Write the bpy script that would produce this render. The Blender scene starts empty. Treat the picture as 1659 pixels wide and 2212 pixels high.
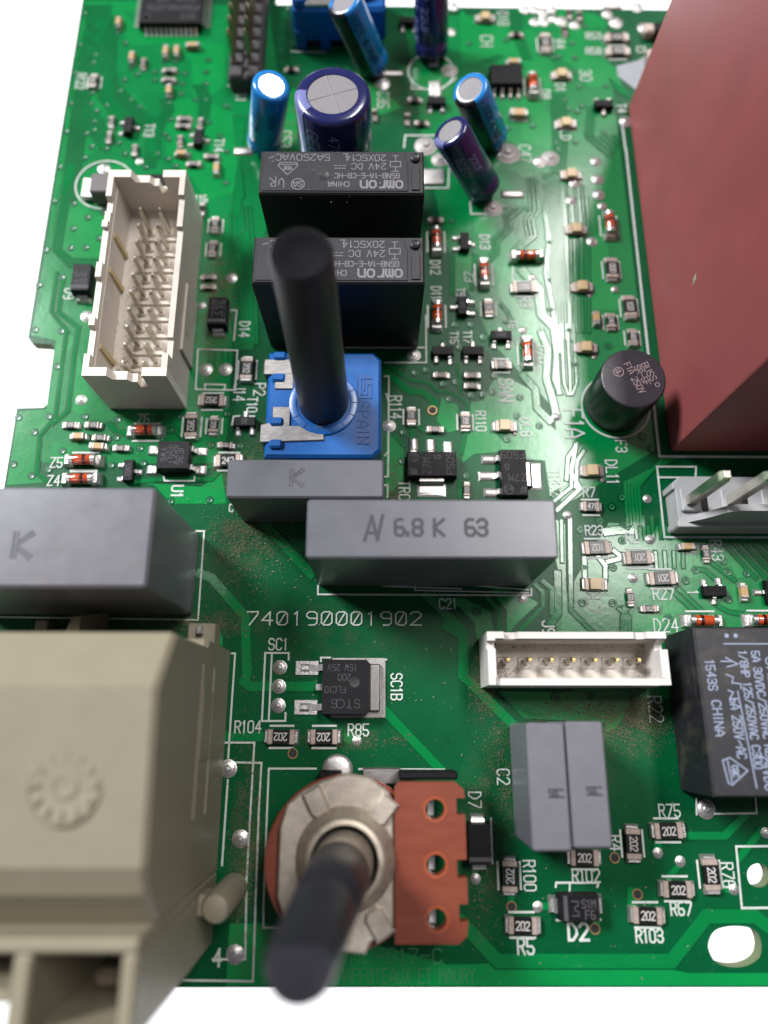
# Close-up of a heating-control circuit board.  Units: 1 Blender unit = 1 mm.
# x runs along the board's front edge, y away from the viewer, z up from the board's top face.
import bpy, bmesh, math, random
from mathutils import Matrix, Vector
from mathutils.geometry import tessellate_polygon
random.seed(7)
sc = bpy.context.scene
COL = sc.collection
rad = math.radians

# ---------------------------------------------------------------- camera
def rx(a): return Matrix.Rotation(a, 3, 'X')
def rz(a): return Matrix.Rotation(a, 3, 'Z')
cam_d = bpy.data.cameras.new('camera')
cam = bpy.data.objects.new('camera', cam_d); COL.objects.link(cam)
cam.matrix_world = Matrix.Translation((42.6806, 32.8814, 88.5818)) @ (rz(-.0119) @ rx(.2906) @ rz(.0133)).to_4x4()
cam_d.sensor_fit = 'HORIZONTAL'; cam_d.sensor_width = 36.0
cam_d.lens = 36.0 * 1544.8 / 1659
cam_d.clip_start = 1; cam_d.clip_end = 20000
cam_d.dof.use_dof = True
cam_d.dof.focus_distance = 87.0
cam_d.dof.aperture_fstop = cam_d.lens * 1e-3 / (2 * 1.15)     # lens opening of about 1.15 mm radius
sc.camera = cam

# ---------------------------------------------------------------- world and lamps
world = bpy.data.worlds.new('World'); sc.world = world; world.use_nodes = True
bg = world.node_tree.nodes['Background']
bg.inputs[0].default_value = (.86, .88, 1.0, 1); bg.inputs[1].default_value = .15
def area(name, loc, target, sx, sy, power, color):
    l = bpy.data.lights.new(name, 'AREA'); l.shape = 'RECTANGLE'; l.size = sx; l.size_y = sy
    l.energy = power; l.color = color
    o = bpy.data.objects.new(name, l); COL.objects.link(o)
    o.location = loc
    d = Vector(target) - Vector(loc)
    o.rotation_euler = (0, 0, 0) if abs(d.x) + abs(d.y) < 1 else d.to_track_quat('-Z', 'Y').to_euler()   # straight down: long side along y
area('ceiling_lamp', (1370, 2150, 4000), (1370, 2150, 0), 600, 2600, 2.2e8, (1, .97, .95))
area('window', (-3450, 2600, 3800), (45, 70, 0), 1300, 1300, 6.2e8, (.95, .97, 1.0))
sc.view_settings.view_transform = 'Standard'; sc.view_settings.look = 'None'
sc.view_settings.exposure = 0; sc.view_settings.gamma = 1
sc.cycles.use_denoising = True
sc.cycles.max_bounces = 6

COMPONENTS = [
('R12', 30.94, 31.63, 0, '202', 180, 1, 'black chip resistor marked 202 to the right of the R104 print', 'black chip resistors marked 202'),
('R12', 35.97, 31.63, 0, '202', 180, 1, 'black chip resistor marked 202 left of the R85 print under the square transistor', 'black chip resistors marked 202'),
('R12', 58.25, 11.9, 0, '202', 0, 1, 'black chip resistor marked 202 just above the R5 print near the bottom edge', 'black chip resistors marked 202'),
('R12', 57.05, 16.81, 90, '202', 0, 1, 'black chip resistor marked 202 standing upright in the picture beside the R100 print', 'black chip resistors marked 202'),
('R12', 65.53, 18.7, 0, '202', 0, 1, 'black chip resistor marked 202 tucked under the two narrow grey capacitors, above the R102 print', 'black chip resistors marked 202'),
('R12', 71.19, 20.13, 90, '202', 180, 1, 'black chip resistor marked 202 turned sideways to the right of the R4 print', 'black chip resistors marked 202'),
('R12', 75.31, 21.5, 0, '202', 0, 1, 'black chip resistor marked 202 in shade below the R75 print', 'black chip resistors marked 202'),
('R12', 75.63, 15.49, 0, '202', 0, 1, 'black chip resistor marked 202 just above the R67 print', 'black chip resistors marked 202'),
('R12', 72.04, 12.88, 0, '202', 0, 1, 'black chip resistor marked 202 just above the R103 print', 'black chip resistors marked 202'),
('R12', 79.59, 16.96, 90, '202', 180, 1, 'black chip resistor marked 202 turned sideways left of the R76 print', 'black chip resistors marked 202'),
('SMA', 64.25, 13.95, 0, 'S1M F6', 0, 0, 'black rectangular diode marked S1M F6 above the D2 print', None),
('SMA', 53.64, 20.29, 90, '', 0, 0, 'plain black rectangular diode half hidden behind the brown terminal plate', 'black rectangular diodes'),
('R12', 19.81, 74.88, 0, '392', 180, 1, 'black chip resistor marked 392 lying flat directly below the white J14 outline', 'black chip resistors marked 392'),
('R12', 17.29, 71.16, 90, '392', 180, 1, 'black chip resistor marked 392 upright, right of the Z6 glass diode', 'black chip resistors marked 392'),
('R12', 24.22, 79.63, 90, '392', 180, 1, 'black chip resistor marked 392 upright, dusty, right of the white J14 outline', 'black chip resistors marked 392'),
('R08', 20.27, 71.28, 90, '391', 180, 1, 'black chip resistor marked 391 left of the three-legged T10 transistor', 'medium chip resistors'),
('R06', 1.26, 71.23, 0, '105', 0, 0, 'tiny chip resistor marked 105, upper left of the cluster near the left edge', 'tiny 105 resistors'),
('R06', 4.23, 71.24, 0, '105', 0, 0, 'tiny chip resistor marked 105, upper right of the pair above the Z5 diode', 'tiny 105 resistors'),
('R06', 5.36, 69.47, 0, '106', 180, 0, 'tiny chip resistor marked 106 left of the Z6 glass diode', 'tiny chip resistors'),
('R06', 8.28, 67.98, 0, '105', 0, 0, 'tiny chip resistor marked 105 under the Z6 glass diode', 'tiny 105 resistors'),
('C06', 2.53, 69.57, 0, '', 0, 0, 'tiny tan chip capacitor under the upper left 105 resistor', 'tiny tan chip capacitors'),
('C06', 5.35, 68.15, 0, '', 0, 0, 'tiny tan chip capacitor directly above the Z5 glass diode', 'tiny tan chip capacitors'),
('R06', 22.1, 68.41, 0, '103', 180, 0, 'tiny chip resistor marked 103 below the sideways 391 resistor', 'tiny chip resistors'),
('R12', 22.54, 66.23, 0, '242', 0, 1, 'black chip resistor marked 242 with its end under the small grey K capacitor', 'large chip resistors'),
('MELF', 11.31, 70.37, 0, '', 0, 1, 'amber glass diode under the Z6 print', 'glass diodes'),
('MELF', 3.61, 66.19, 0, '', 0, 1, 'amber glass diode to the right of the Z5 print', 'glass diodes'),
('MELF', 3.63, 63.55, 0, '', 0, 1, 'amber glass diode to the right of the Z4 print above the big grey capacitor', 'glass diodes'),
('SOT', 9.73, 64.7, -90, '12W52', 0, 0, 'small upright black transistor marked 12W52 right of the Z5 diode', 'small three-legged transistors'),
('OPTO', 15.74, 66.39, 0, 'JE36 356T VW6', -90, 0, 'square black four-legged chip marked 356T above the U1 print', None),
('SOT', 24.46, 71.63, 0, 'ER', 0, 0, 'small dusty black transistor under the T10 print', 'small three-legged transistors'),
('SMA', 20.0, 87.63, 90, 'S1M F6', 0, 0, 'black rectangular diode on the dusty strip right of the tall white connector', 'black rectangular diodes'),
('SMA', 0.6, 92.92, 90, 'S1M F6', 180, 0, 'black rectangular diode to the right of the D9 print', 'black rectangular diodes'),
('R08', 18.3, 103.0, 90, '243', 180, 1, 'black chip resistor marked 243, topmost beside the tall white connector', 'medium chip resistors'),
('R08', 18.25, 98.9, 90, '333', 180, 1, 'black chip resistor marked 333 caked in dust beside the tall white connector', 'medium chip resistors'),
('R06', 17.92, 94.12, 0, '102', 180, 0, 'tiny dusty chip resistor, upper of two between connector and black diode', 'tiny chip resistors'),
('R06', 18.03, 92.53, 0, '102', 180, 0, 'tiny dust covered chip resistor, lower of two between connector and black diode', 'tiny chip resistors'),
('R06', 16.19, 105.68, 90, '', 0, 0, 'tiny unmarked chip resistor at the 116 print beside the white connector', 'tiny chip resistors'),
('C06', 0.15, 141.56, 90, '', 0, 0, 'tiny tan chip capacitor left of the big many-legged chip', 'tiny tan chip capacitors'),
('C06', 3.01, 134.26, 90, '', 0, 0, 'tiny tan chip capacitor below left of the big many-legged chip', 'tiny tan chip capacitors'),
('R06', 4.89, 133.26, 90, '101', 0, 0, 'tiny chip resistor below the big many-legged chip, beside a tan capacitor', 'tiny chip resistors'),
('C06', 8.26, 135.48, 90, '', 0, 0, 'tiny tan chip capacitor, left of two side by side under the chip legs', 'tiny tan chip capacitors'),
('C06', 9.99, 135.59, 90, '', 0, 0, 'tiny tan chip capacitor, right of two side by side under the chip legs', 'tiny tan chip capacitors'),
('C06', 12.43, 136.72, 0, '', 0, 0, 'tiny tan chip capacitor lying flat under the right end of the chip legs', 'tiny tan chip capacitors'),
('R06', 9.11, 131.81, 0, '103', 0, 0, 'tiny chip resistor, upper of a stacked pair below the big chip', 'tiny chip resistors'),
('R06', 9.13, 129.95, 0, '103', 0, 0, 'tiny chip resistor, lower of a stacked pair below the big chip', 'tiny chip resistors'),
('C06', 9.45, 127.66, 90, '', 0, 0, 'tiny tan chip capacitor below the stacked pair of resistors', 'tiny tan chip capacitors'),
('R08', -2.55, 129.59, 90, '182', 0, 1, 'black chip resistor framed by white bars beside the R122 print', 'medium chip resistors'),
('R06', 1.09, 121.76, 90, '472', 180, 0, 'tiny chip resistor marked 472, upper of two left of T13', 'tiny chip resistors'),
('R06', 1.08, 118.83, 90, '103', 180, 0, 'tiny chip resistor, lower of two left of T13', 'tiny chip resistors'),
('R06', 5.2, 116.39, 90, '103', 180, 0, 'tiny chip resistor just below the T13 transistor', 'tiny chip resistors'),
('SOT', 3.95, 120.57, -90, '', 0, 0, 'small upright black transistor beside the T13 print', 'small three-legged transistors'),
('R06', 12.24, 122.32, 0, '103', 0, 0, 'tiny chip resistor, upper of two above left of T14', 'tiny chip resistors'),
('R06', 12.19, 120.9, 0, '472', 0, 0, 'tiny chip resistor marked 472, lower of two above left of T14', 'tiny chip resistors'),
('R06', 14.75, 121.44, 90, '472', 0, 0, 'tiny chip resistor marked 472 directly above T14', 'tiny chip resistors'),
('R06', 11.92, 118.15, 90, '103', 180, 0, 'tiny chip resistor just left of T14', 'tiny chip resistors'),
('SOT', 14.79, 118.37, -90, '', 0, 0, 'small upright black transistor beside the T14 print', 'small three-legged transistors'),
('C06', 12.43, 115.62, 0, '', 0, 0, 'tiny tan chip capacitor lying flat below left of T14', 'tiny tan chip capacitors'),
('R06', 16.89, 115.21, 0, '103', 180, 0, 'tiny chip resistor lying flat below T14', 'tiny chip resistors'),
('R06', 14.31, 113.83, 0, '103', 180, 0, 'tiny chip resistor behind the notched end of the white connector', 'tiny chip resistors'),
('C06', 17.85, 112.94, 90, '', 0, 0, 'tiny tan chip capacitor above the back right corner of the white connector', 'tiny tan chip capacitors'),
('SOT', 51.07, 125.43, 0, '', 0, 0, 'small grey transistor between the two right-hand blue capacitors and the ring print', 'small three-legged transistors'),
('R06', 47.73, 126.14, 0, '', 0, 0, 'tiny blurred chip resistor left of the small grey transistor', 'tiny chip resistors'),
('R06', 46.55, 122.48, 90, '', 0, 0, 'tiny chip resistor right of the big purple capacitor', 'tiny chip resistors'),
('R06', 48.74, 121.6, 0, '', 0, 0, 'tiny chip resistor above the bare corner print by the rear relay', 'tiny chip resistors'),
('R06', 41.5, 123.29, 90, '', 0, 0, 'tiny chip resistor touching the right side of the big purple capacitor', 'tiny chip resistors'),
('SOT', 46.91, 141.82, 0, '', 0, 0, 'small dark transistor left of the dark purple capacitor at the top', 'small three-legged transistors'),
('R06', 28.31, 132.13, 0, '', 0, 0, 'tiny dusty chip resistor right of the bright-topped blue capacitor', 'tiny chip resistors'),
('LED', 59.35, 142.94, 0, '', 0, 0, 'tan chip lamp, topmost, right of the dark purple capacitor', 'tan chip lamps'),
('LED', 70.93, 131.26, 0, '', 0, 0, 'tan chip lamp above left of the small T4 transistor', 'tan chip lamps'),
('LED', 70.9, 121.65, 0, '', 0, 0, 'tan chip lamp below left of the small T4 transistor', 'tan chip lamps'),
('LED', 71.02, 112.1, 0, '', 0, 0, 'tan chip lamp above the comb of fine parallel tracks', 'tan chip lamps'),
('R12', 68.79, 137.66, 90, '103', 180, 1, 'black chip resistor upright in a white frame above the centre of the top right area', 'large chip resistors'),
('R12', 80.28, 138.85, 0, '103', 0, 1, 'black chip resistor to the right of the R53 print', 'large chip resistors'),
('R12', 80.21, 135.96, 0, '103', 0, 1, 'black chip resistor to the right of the R58 print', 'large chip resistors'),
('R06', 64.23, 139.47, 0, '', 0, 0, 'tiny chip resistor right of the sideways CH print', 'tiny chip resistors'),
('R06', 72.08, 140.49, 90, '', 0, 0, 'tiny brown chip resistor right of the white-framed upright resistor', 'tiny chip resistors'),
('R06', 74.69, 143.55, 90, '', 0, 0, 'tiny chip resistor at the top edge, right of the solder dot grid', 'tiny chip resistors'),
('R06', 73.09, 144.01, 90, '', 0, 0, 'tiny chip resistor at the top edge beside the solder dot grid', 'tiny chip resistors'),
('SOIC', 62.03, 129.97, 0, '', 0, 0, 'dark eight-legged chip right of the black-striped blue capacitor', None),
('C06', 63.43, 133.63, 0, '', 0, 0, 'tiny tan chip capacitor above the eight-legged chip', 'tiny tan chip capacitors'),
('MELF', 66.23, 129.07, 90, '', 0, 1, 'orange glass diode right of the eight-legged chip', 'glass diodes'),
('C08', 63.7, 123.39, 0, '', 0, 0, 'tan chip capacitor below the eight-legged chip', None),
('SOT', 76.97, 125.02, 180, '', 0, 0, 'small black transistor beside the red transformer, under the white metal patch', 'small three-legged transistors'),
('MELF', 50.52, 100.38, 90, '', 0, 1, 'amber glass diode above the D12 print', 'glass diodes'),
('MELF', 50.39, 88.05, 90, '', 0, 1, 'amber glass diode below the D11 print', 'glass diodes'),
('MELF', 57.26, 94.82, 90, '', 0, 1, 'amber glass diode right of the Z3 print', 'glass diodes'),
('MELF', 63.49, 97.63, 180, '', 0, 0, 'amber glass diode lying flat above the R3 resistor', 'glass diodes'),
('MELF', 62.71, 82.27, 90, '', 0, 1, 'amber glass diode left of the D20 print', 'glass diodes'),
('MELF', 75.93, 103.21, 90, '', 0, 1, 'orange glass diode in a white frame beside the red transformer', 'glass diodes'),
('R12', 62.87, 92.55, 0, '0003', 180, 1, 'black chip resistor marked with four digits above the R3 print', 'large chip resistors'),
('SOT', 54.0, 89.35, 90, '3W5', 0, 0, 'small upright black transistor below the T9 print', 'small three-legged transistors'),
('SOT', 54.61, 99.95, -90, '', 0, 0, 'small grey transistor left of the sideways D13 print', 'small three-legged transistors'),
('R08', 57.69, 89.23, 90, '243', 0, 1, 'black chip resistor in a white frame below the Z3 glass diode', 'medium chip resistors'),
('SOT', 59.22, 84.66, 0, '3BW3', 180, 0, 'small black transistor marked 3BW3 left of the D20 diode', 'small three-legged transistors'),
('SOT', 51.1, 82.24, 0, '', 0, 0, 'small grey-topped transistor under the T15 print', 'small three-legged transistors'),
('SOT', 55.25, 82.25, 0, '', 0, 0, 'small grey-topped transistor under the T17 print', 'small three-legged transistors'),
('R08', 59.11, 80.37, 0, '243', 180, 1, 'black chip resistor marked 243 above the SAN print', 'medium chip resistors'),
('R06', 50.81, 78.77, 0, '472', 0, 0, 'tiny chip resistor marked 472 below T15', 'tiny chip resistors'),
('R06', 55.02, 78.72, 0, '103', 0, 0, 'tiny chip resistor marked 103, upper of two below T17', 'tiny chip resistors'),
('R06', 54.97, 77.14, 0, '103', 0, 0, 'tiny chip resistor marked 103, lower of two below T17', 'tiny chip resistors'),
('R08', 46.64, 72.69, 90, '391', 180, 1, 'black chip resistor marked 391 beside the R114 print', 'medium chip resistors'),
('R06', 49.81, 70.75, 0, '103', 180, 0, 'tiny chip resistor marked 103 above the legs of the TRC1 transistor', 'tiny chip resistors'),
('R08', 53.86, 71.92, 90, '391', 180, 1, 'black chip resistor marked 391 beside the R110 print', 'medium chip resistors'),
('LED', 59.1, 71.27, 0, '', 0, 0, 'tan chip lamp left of the DL8 print', 'tan chip lamps'),
('R06', 53.75, 62.24, 90, '103', 0, 0, 'tiny chip resistor marked 103 between the two three-legged black transistors', 'tiny chip resistors'),
('S223', 49.2, 65.43, 180, '', 0, 0, 'black three-legged power transistor with its legs pointing up, metal tab below', 'black three-legged power transistors'),
('S223', 59.78, 64.27, -90, '', 0, 0, 'black three-legged power transistor with its legs pointing left, beside the TRC2 print', 'black three-legged power transistors'),
('R06', 50.53, 103.93, 0, '', 0, 0, 'tiny blurred chip resistor above the D12 glass diode', 'tiny chip resistors'),
('LED', 71.02, 102.4, 0, '', 0, 0, 'tan chip lamp in the glare, upper of three right of the comb of tracks', 'tan chip lamps'),
('LED', 71.12, 92.71, 0, '', 0, 0, 'tan chip lamp in the glare, middle of three right of the comb of tracks', 'tan chip lamps'),
('LED', 70.89, 83.02, 0, '', 0, 0, 'tan chip lamp in the glare, lower of three, just left of the round black fuse', 'tan chip lamps'),
('LED', 70.24, 64.94, 0, '', 0, 0, 'tan chip lamp left of the DL11 print', 'tan chip lamps'),
('R08', 69.73, 60.01, 0, '471', 0, 1, 'black chip resistor marked 471 under the R7 print', 'medium chip resistors'),
('R12', 75.64, 95.72, 90, '000', 180, 1, 'black chip resistor marked 000 in a white frame beside the red transformer', 'large chip resistors'),
('R12', 77.58, 89.48, 90, '103', 180, 1, 'black chip resistor marked 103 close to the red transformer, lower right of the 000 resistor', 'large chip resistors'),
('R08', 74.77, 87.16, 90, '243', 180, 1, 'black chip resistor marked 243 upright, left of the 103 resistor by the transformer', 'medium chip resistors'),
('C06', 72.7, 87.68, 90, '', 0, 0, 'tiny tan chip capacitor left of the upright 243 resistor', 'tiny tan chip capacitors'),
('R08', 77.57, 84.68, 90, '683', 180, 1, 'black chip resistor marked 683 directly behind the round black fuse', 'medium chip resistors'),
('R12', 70.01, 54.56, 0, '102', 180, 1, 'black chip resistor with a dull mottled top, nearest the wide grey 6.8 capacitor', 'large chip resistors'),
('R12', 75.17, 53.26, 0, '201', 180, 1, 'black chip resistor with a dull mottled top, lower right of the other mottled one', 'large chip resistors'),
('R12', 77.83, 50.63, 0, '201', 180, 1, 'black chip resistor marked 201 above the R27 print', 'large chip resistors'),
('LED', 69.32, 49.87, 0, '', 0, 0, 'tan chip lamp above the sideways DL7 print', 'tan chip lamps'),
('R06', 73.63, 48.21, 90, '122', 0, 0, 'tiny upright chip resistor left of the R27 print', 'tiny chip resistors'),
('R06', 75.86, 46.81, 0, '152', 0, 0, 'tiny chip resistor marked 152 above the D24 print', 'tiny chip resistors'),
('C06', 81.46, 54.7, 0, '', 0, 0, 'tiny brown chip capacitor under the pin connector at right', 'tiny tan chip capacitors'),
('R06', 83.77, 53.8, 90, '241', 180, 0, 'tiny upright chip resistor marked 241 left of the R43 print', 'tiny chip resistors'),
('SOT', 84.05, 48.96, 180, '', 0, 0, 'small dark transistor right of the R27 print', 'small three-legged transistors'),
('C06', 87.82, 48.93, 90, '', 0, 0, 'tiny tan chip capacitor between two small transistors at right edge', 'tiny tan chip capacitors'),
('SOT', 91.07, 48.88, 90, '', 0, 0, 'small dark transistor cut by the right edge of the picture', 'small three-legged transistors'),
('MELF', 82.19, 45.29, 180, '', 0, 1, 'copper coloured glass diode right of the D24 print', 'glass diodes'),
('MELF', 89.83, 45.38, 180, '', 0, 1, 'copper coloured glass diode at the right edge above the black relay', 'glass diodes')]
PRINT_TEXT = [('R104',26.91,32.76,0,1.3,0.17,0.62),('R85',39.99,32.42,0,1.3,0.17,0.62),('SC1',30.06,42.44,0,1.35,0.17,0.62),('SC1B',44.53,37.4,-90,1.3,0.17,0.62),('74@19@@@19@2',36.85,45.6,0,1.62,0.17,1.04),('C21',50.94,47.45,0,1.25,0.17,0.62),('U1',16.09,62.08,-90,1.4,0.24,0.7),('Z6',10.72,72.33,0,1.3,0.17,0.62),('Z5',-0.12,66.05,0,1.35,0.17,0.62),('Z4',-0.15,63.54,0,1.35,0.17,0.62),('R114',44.58,74.11,-90,1.5,0.17,0.62),('P2',26.06,76.7,-90,1.5,0.17,0.62),('J14',23.36,76.23,-90,1.5,0.17,0.62),('T10',25.19,74.45,-90,1.3,0.17,0.62),('R110',55.99,72.11,-90,1.3,0.17,0.62),('DL8',61.96,71.22,-90,1.4,0.18,0.62),('SAN',59.63,76.68,-90,1.8,0.24,0.62),('D20',64.92,82.1,-90,1.4,0.17,0.62),('F1A',68.53,71.8,-90,2.4,0.26,0.62),('F3',74.53,68.53,-90,1.4,0.17,0.62),('DL11',72.98,64.9,-90,1.5,0.18,0.62),('TRC2',65.37,63.46,-90,1.4,0.17,0.62),('R7',69.71,62.09,0,1.3,0.15,0.62),('T15',52.76,84.71,-90,1.1,0.17,0.62),('T17',54.64,84.83,-90,1.1,0.17,0.62),('T9',53.86,91.98,-90,1.1,0.17,0.62),('D13',57.64,100.4,-90,1.4,0.17,0.62),('Z3',55.2,94.53,-90,1.4,0.17,0.62),('D12',50.36,96.06,-90,1.35,0.17,0.62),('D11',50.38,91.85,-90,1.35,0.17,0.62),('R3',62.94,90.38,-90,1.4,0.17,0.62),('TRC1',45.64,61.93,-90,1.4,0.17,0.62),('D9',-1.69,91.54,-90,1.4,0.17,0.62),('D14',23.48,85.93,-90,1.4,0.17,0.62),('R122',-4.73,129.92,-90,1.3,0.17,0.62),('T13',6.96,120.39,-90,1.4,0.17,0.62),('T14',17.8,117.61,-90,1.4,0.17,0.62),('J11',20.65,127.29,-90,1.6,0.17,0.62),('116',15.82,107.79,0,1.2,0.17,0.62),('C47',64.38,116.22,-90,1.7,0.17,0.62),('D18',62.31,143.22,-90,1.7,0.17,0.62),('CH',59.47,138.47,-90,1.9,0.17,0.62),('R53',76.74,139.63,0,1.3,0.17,0.62),('R58',76.52,136.47,0,1.3,0.17,0.62),('30',74.84,131.5,-90,1.8,0.17,0.62),('D1',70.63,129.07,-90,1.5,0.17,0.62),('LD',70.81,119.74,-90,1.5,0.17,0.62),('R4',71.17,137.89,-90,1.5,0.17,0.62),('D8',68.24,127.67,-90,1.4,0.17,0.62),('T4',79.9,124.99,-90,1.4,0.17,0.62),('C3',84.19,136.83,0,1.2,0.17,0.62),('C35',42.81,126.48,-90,1.7,0.17,0.62),('C53',27.89,118.82,-90,1.6,0.17,0.62),('R43',85.35,54.33,-90,1.4,0.17,0.62),('R27',77.94,48.74,0,1.4,0.17,0.62),('DL7',69.2,47.76,-90,1.5,0.17,0.62),('D24',77.82,44.8,0,1.6,0.17,0.62),('R75',75.84,23.58,0,1.3,0.17,0.62),('R4',69.34,20.15,-90,1.3,0.17,0.62),('R102',65.7,16.81,0,1.3,0.17,0.62),('R100',59.37,16.81,-90,1.3,0.17,0.62),('D2',64.4,11.2,0,1.6,0.3,0.72),('R5',58.54,9.8,0,1.5,0.22,0.62),('R103',72.19,10.82,0,1.25,0.2,0.62),('R67',75.99,13.48,0,1.25,0.2,0.62),('R76',81.64,16.86,-90,1.35,0.17,0.62),('D7',53.5,24.72,-90,1.4,0.17,0.62),('C2',56.91,27.22,-90,1.4,0.17,0.62),('R22',75.45,34.83,-90,1.6,0.17,0.62),('J9',63.27,44.5,-90,1.4,0.22,0.62),('R23',69.93,56.94,0,1.2,0.17,0.62),('R2',74.69,55.92,0,1.3,0.17,0.62),('4',24.91,8.71,0,1.6,0.25,0.62),('C',23.26,59.85,0,1.0,0.17,0.62),('1',81.66,48.91,-90,1.3,0.17,0.62),('T6',61.01,86.9,-90,1.1,0.17,0.62)]
COPPER_TEXT = [('MC-S17-C', 44.38, 8.88, 0, 1.35, 0.16, 0.9), ('CHAFFOTEAUX ET MAURY', 45.04, 6.97, 0, 1.35, 0.16, 0.55)]
OUTLINES = [(0.22,[(19.01,56.74),(19.99,56.74),(20.06,45.39),(-4.45,45.7)]),(0.22,[(24.5,41.32),(24.88,41.32),(24.79,29.29)]),(0.22,[(24.91,26.83),(24.82,17.88)]),(0.22,[(23.87,30.98),(27.77,30.98),(27.66,16.62),(27.95,8.56),(24.42,8.56)]),(0.22,[(25.78,28.78),(28.72,28.73),(28.66,23.59),(28.9,6.48),(21.39,6.58)]),(0.22,[(35.09,28.1),(29.6,28.1),(29.62,22.02),(29.68,13.68),(29.78,11.62),(32.33,11.62)]),(0.22,[(40.13,28.06),(50.04,28.0)]),(0.22,[(31.42,40.58),(31.39,41.38),(28.54,41.38),(28.53,33.42),(31.31,33.43),(31.29,34.34)]),(0.22,[(29.36,41.23),(29.34,33.55)]),(0.22,[(35.35,40.4),(35.33,40.83),(36.46,40.83)]),(0.22,[(38.31,40.59),(43.29,40.6)]),(0.22,[(34.74,49.66),(34.77,48.59),(61.4,48.49),(61.45,49.31)]),(0.16,[(42.86,49.63),(52.74,49.33)]),(0.16,[(46.83,50.27),(46.86,49.13),(61.04,48.82)]),(0.16,[(46.95,50.27),(61.06,49.21)]),(0.22,[(17.25,82.79),(22.7,82.62),(22.75,76.58),(17.39,76.68),(17.25,82.79)]),(0.22,[(18.65,76.68),(18.59,77.45),(21.37,77.38),(21.28,76.57)]),(0.2,[(43.01,80.8),(48.8,80.81),(48.88,88.24)]),(0.2,[(43.01,78.73),(43.65,78.73),(43.53,64.17),(43.03,64.17)]),(0.2,[(43.29,76.06),(43.71,74.45)]),(0.2,[(42.98,62.99),(43.49,62.99),(43.43,61.34)]),(0.16,[(43.08,67.09),(43.64,67.85)]),(0.2,[(37.61,83.09),(48.54,83.13)]),(0.34,[(79.81,117.1),(79.45,67.08),(93.91,67.02)]),(0.34,[(79.69,122.4),(79.75,117.1)]),(0.26,[(83.89,64.23),(84.12,65.63),(78.98,65.65),(78.88,56.04),(92.57,56.02)]),(0.26,[(78.92,64.15),(93.82,64.09)]),(0.22,[(79.08,24.84),(78.91,23.18)]),(0.22,[(81.0,23.24),(85.83,23.3),(85.93,24.85)]),(0.24,[(86.99,19.84),(82.97,19.81),(82.73,13.55),(86.02,13.58)]),(0.24,[(62.21,15.69),(62.29,16.09),(67.03,16.09),(66.86,15.69)]),(0.2,[(63.82,16.03),(63.7,15.02)]),(0.24,[(62.1,12.36),(66.92,12.41)]),(0.22,[(55.28,22.75),(55.26,18.07)]),(0.22,[(14.15,64.1),(14.32,63.53),(18.19,63.53),(18.19,64.05)]),(0.2,[(22.64,71.46),(22.78,72.7),(23.54,72.77)]),(0.2,[(24.64,72.77),(25.58,72.7),(25.63,71.69)]),(0.22,[(21.46,88.95),(22.22,88.95),(22.14,84.23)]),(0.24,[(46.0,117.3),(46.2,119.57),(51.34,119.6)]),(0.22,[(49.08,109.87),(52.55,109.88),(52.75,113.31)]),(0.22,[(55.74,107.4),(55.78,105.27),(57.95,105.28)]),(0.2,[(28.11,136.06),(33.54,135.92)]),(0.2,[(18.44,129.11),(23.53,129.14)]),(0.22,[(47.43,130.49),(47.29,128.64),(51.89,128.51),(54.38,130.84)]),(0.2,[(61.48,96.23),(61.35,93.66)]),(0.2,[(62.65,122.51),(65.03,122.38)])]
RINGS = [(1.24,110.28,4.3),(50.38,132.07,3.6),(74.3,74.3,4.6)]
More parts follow.
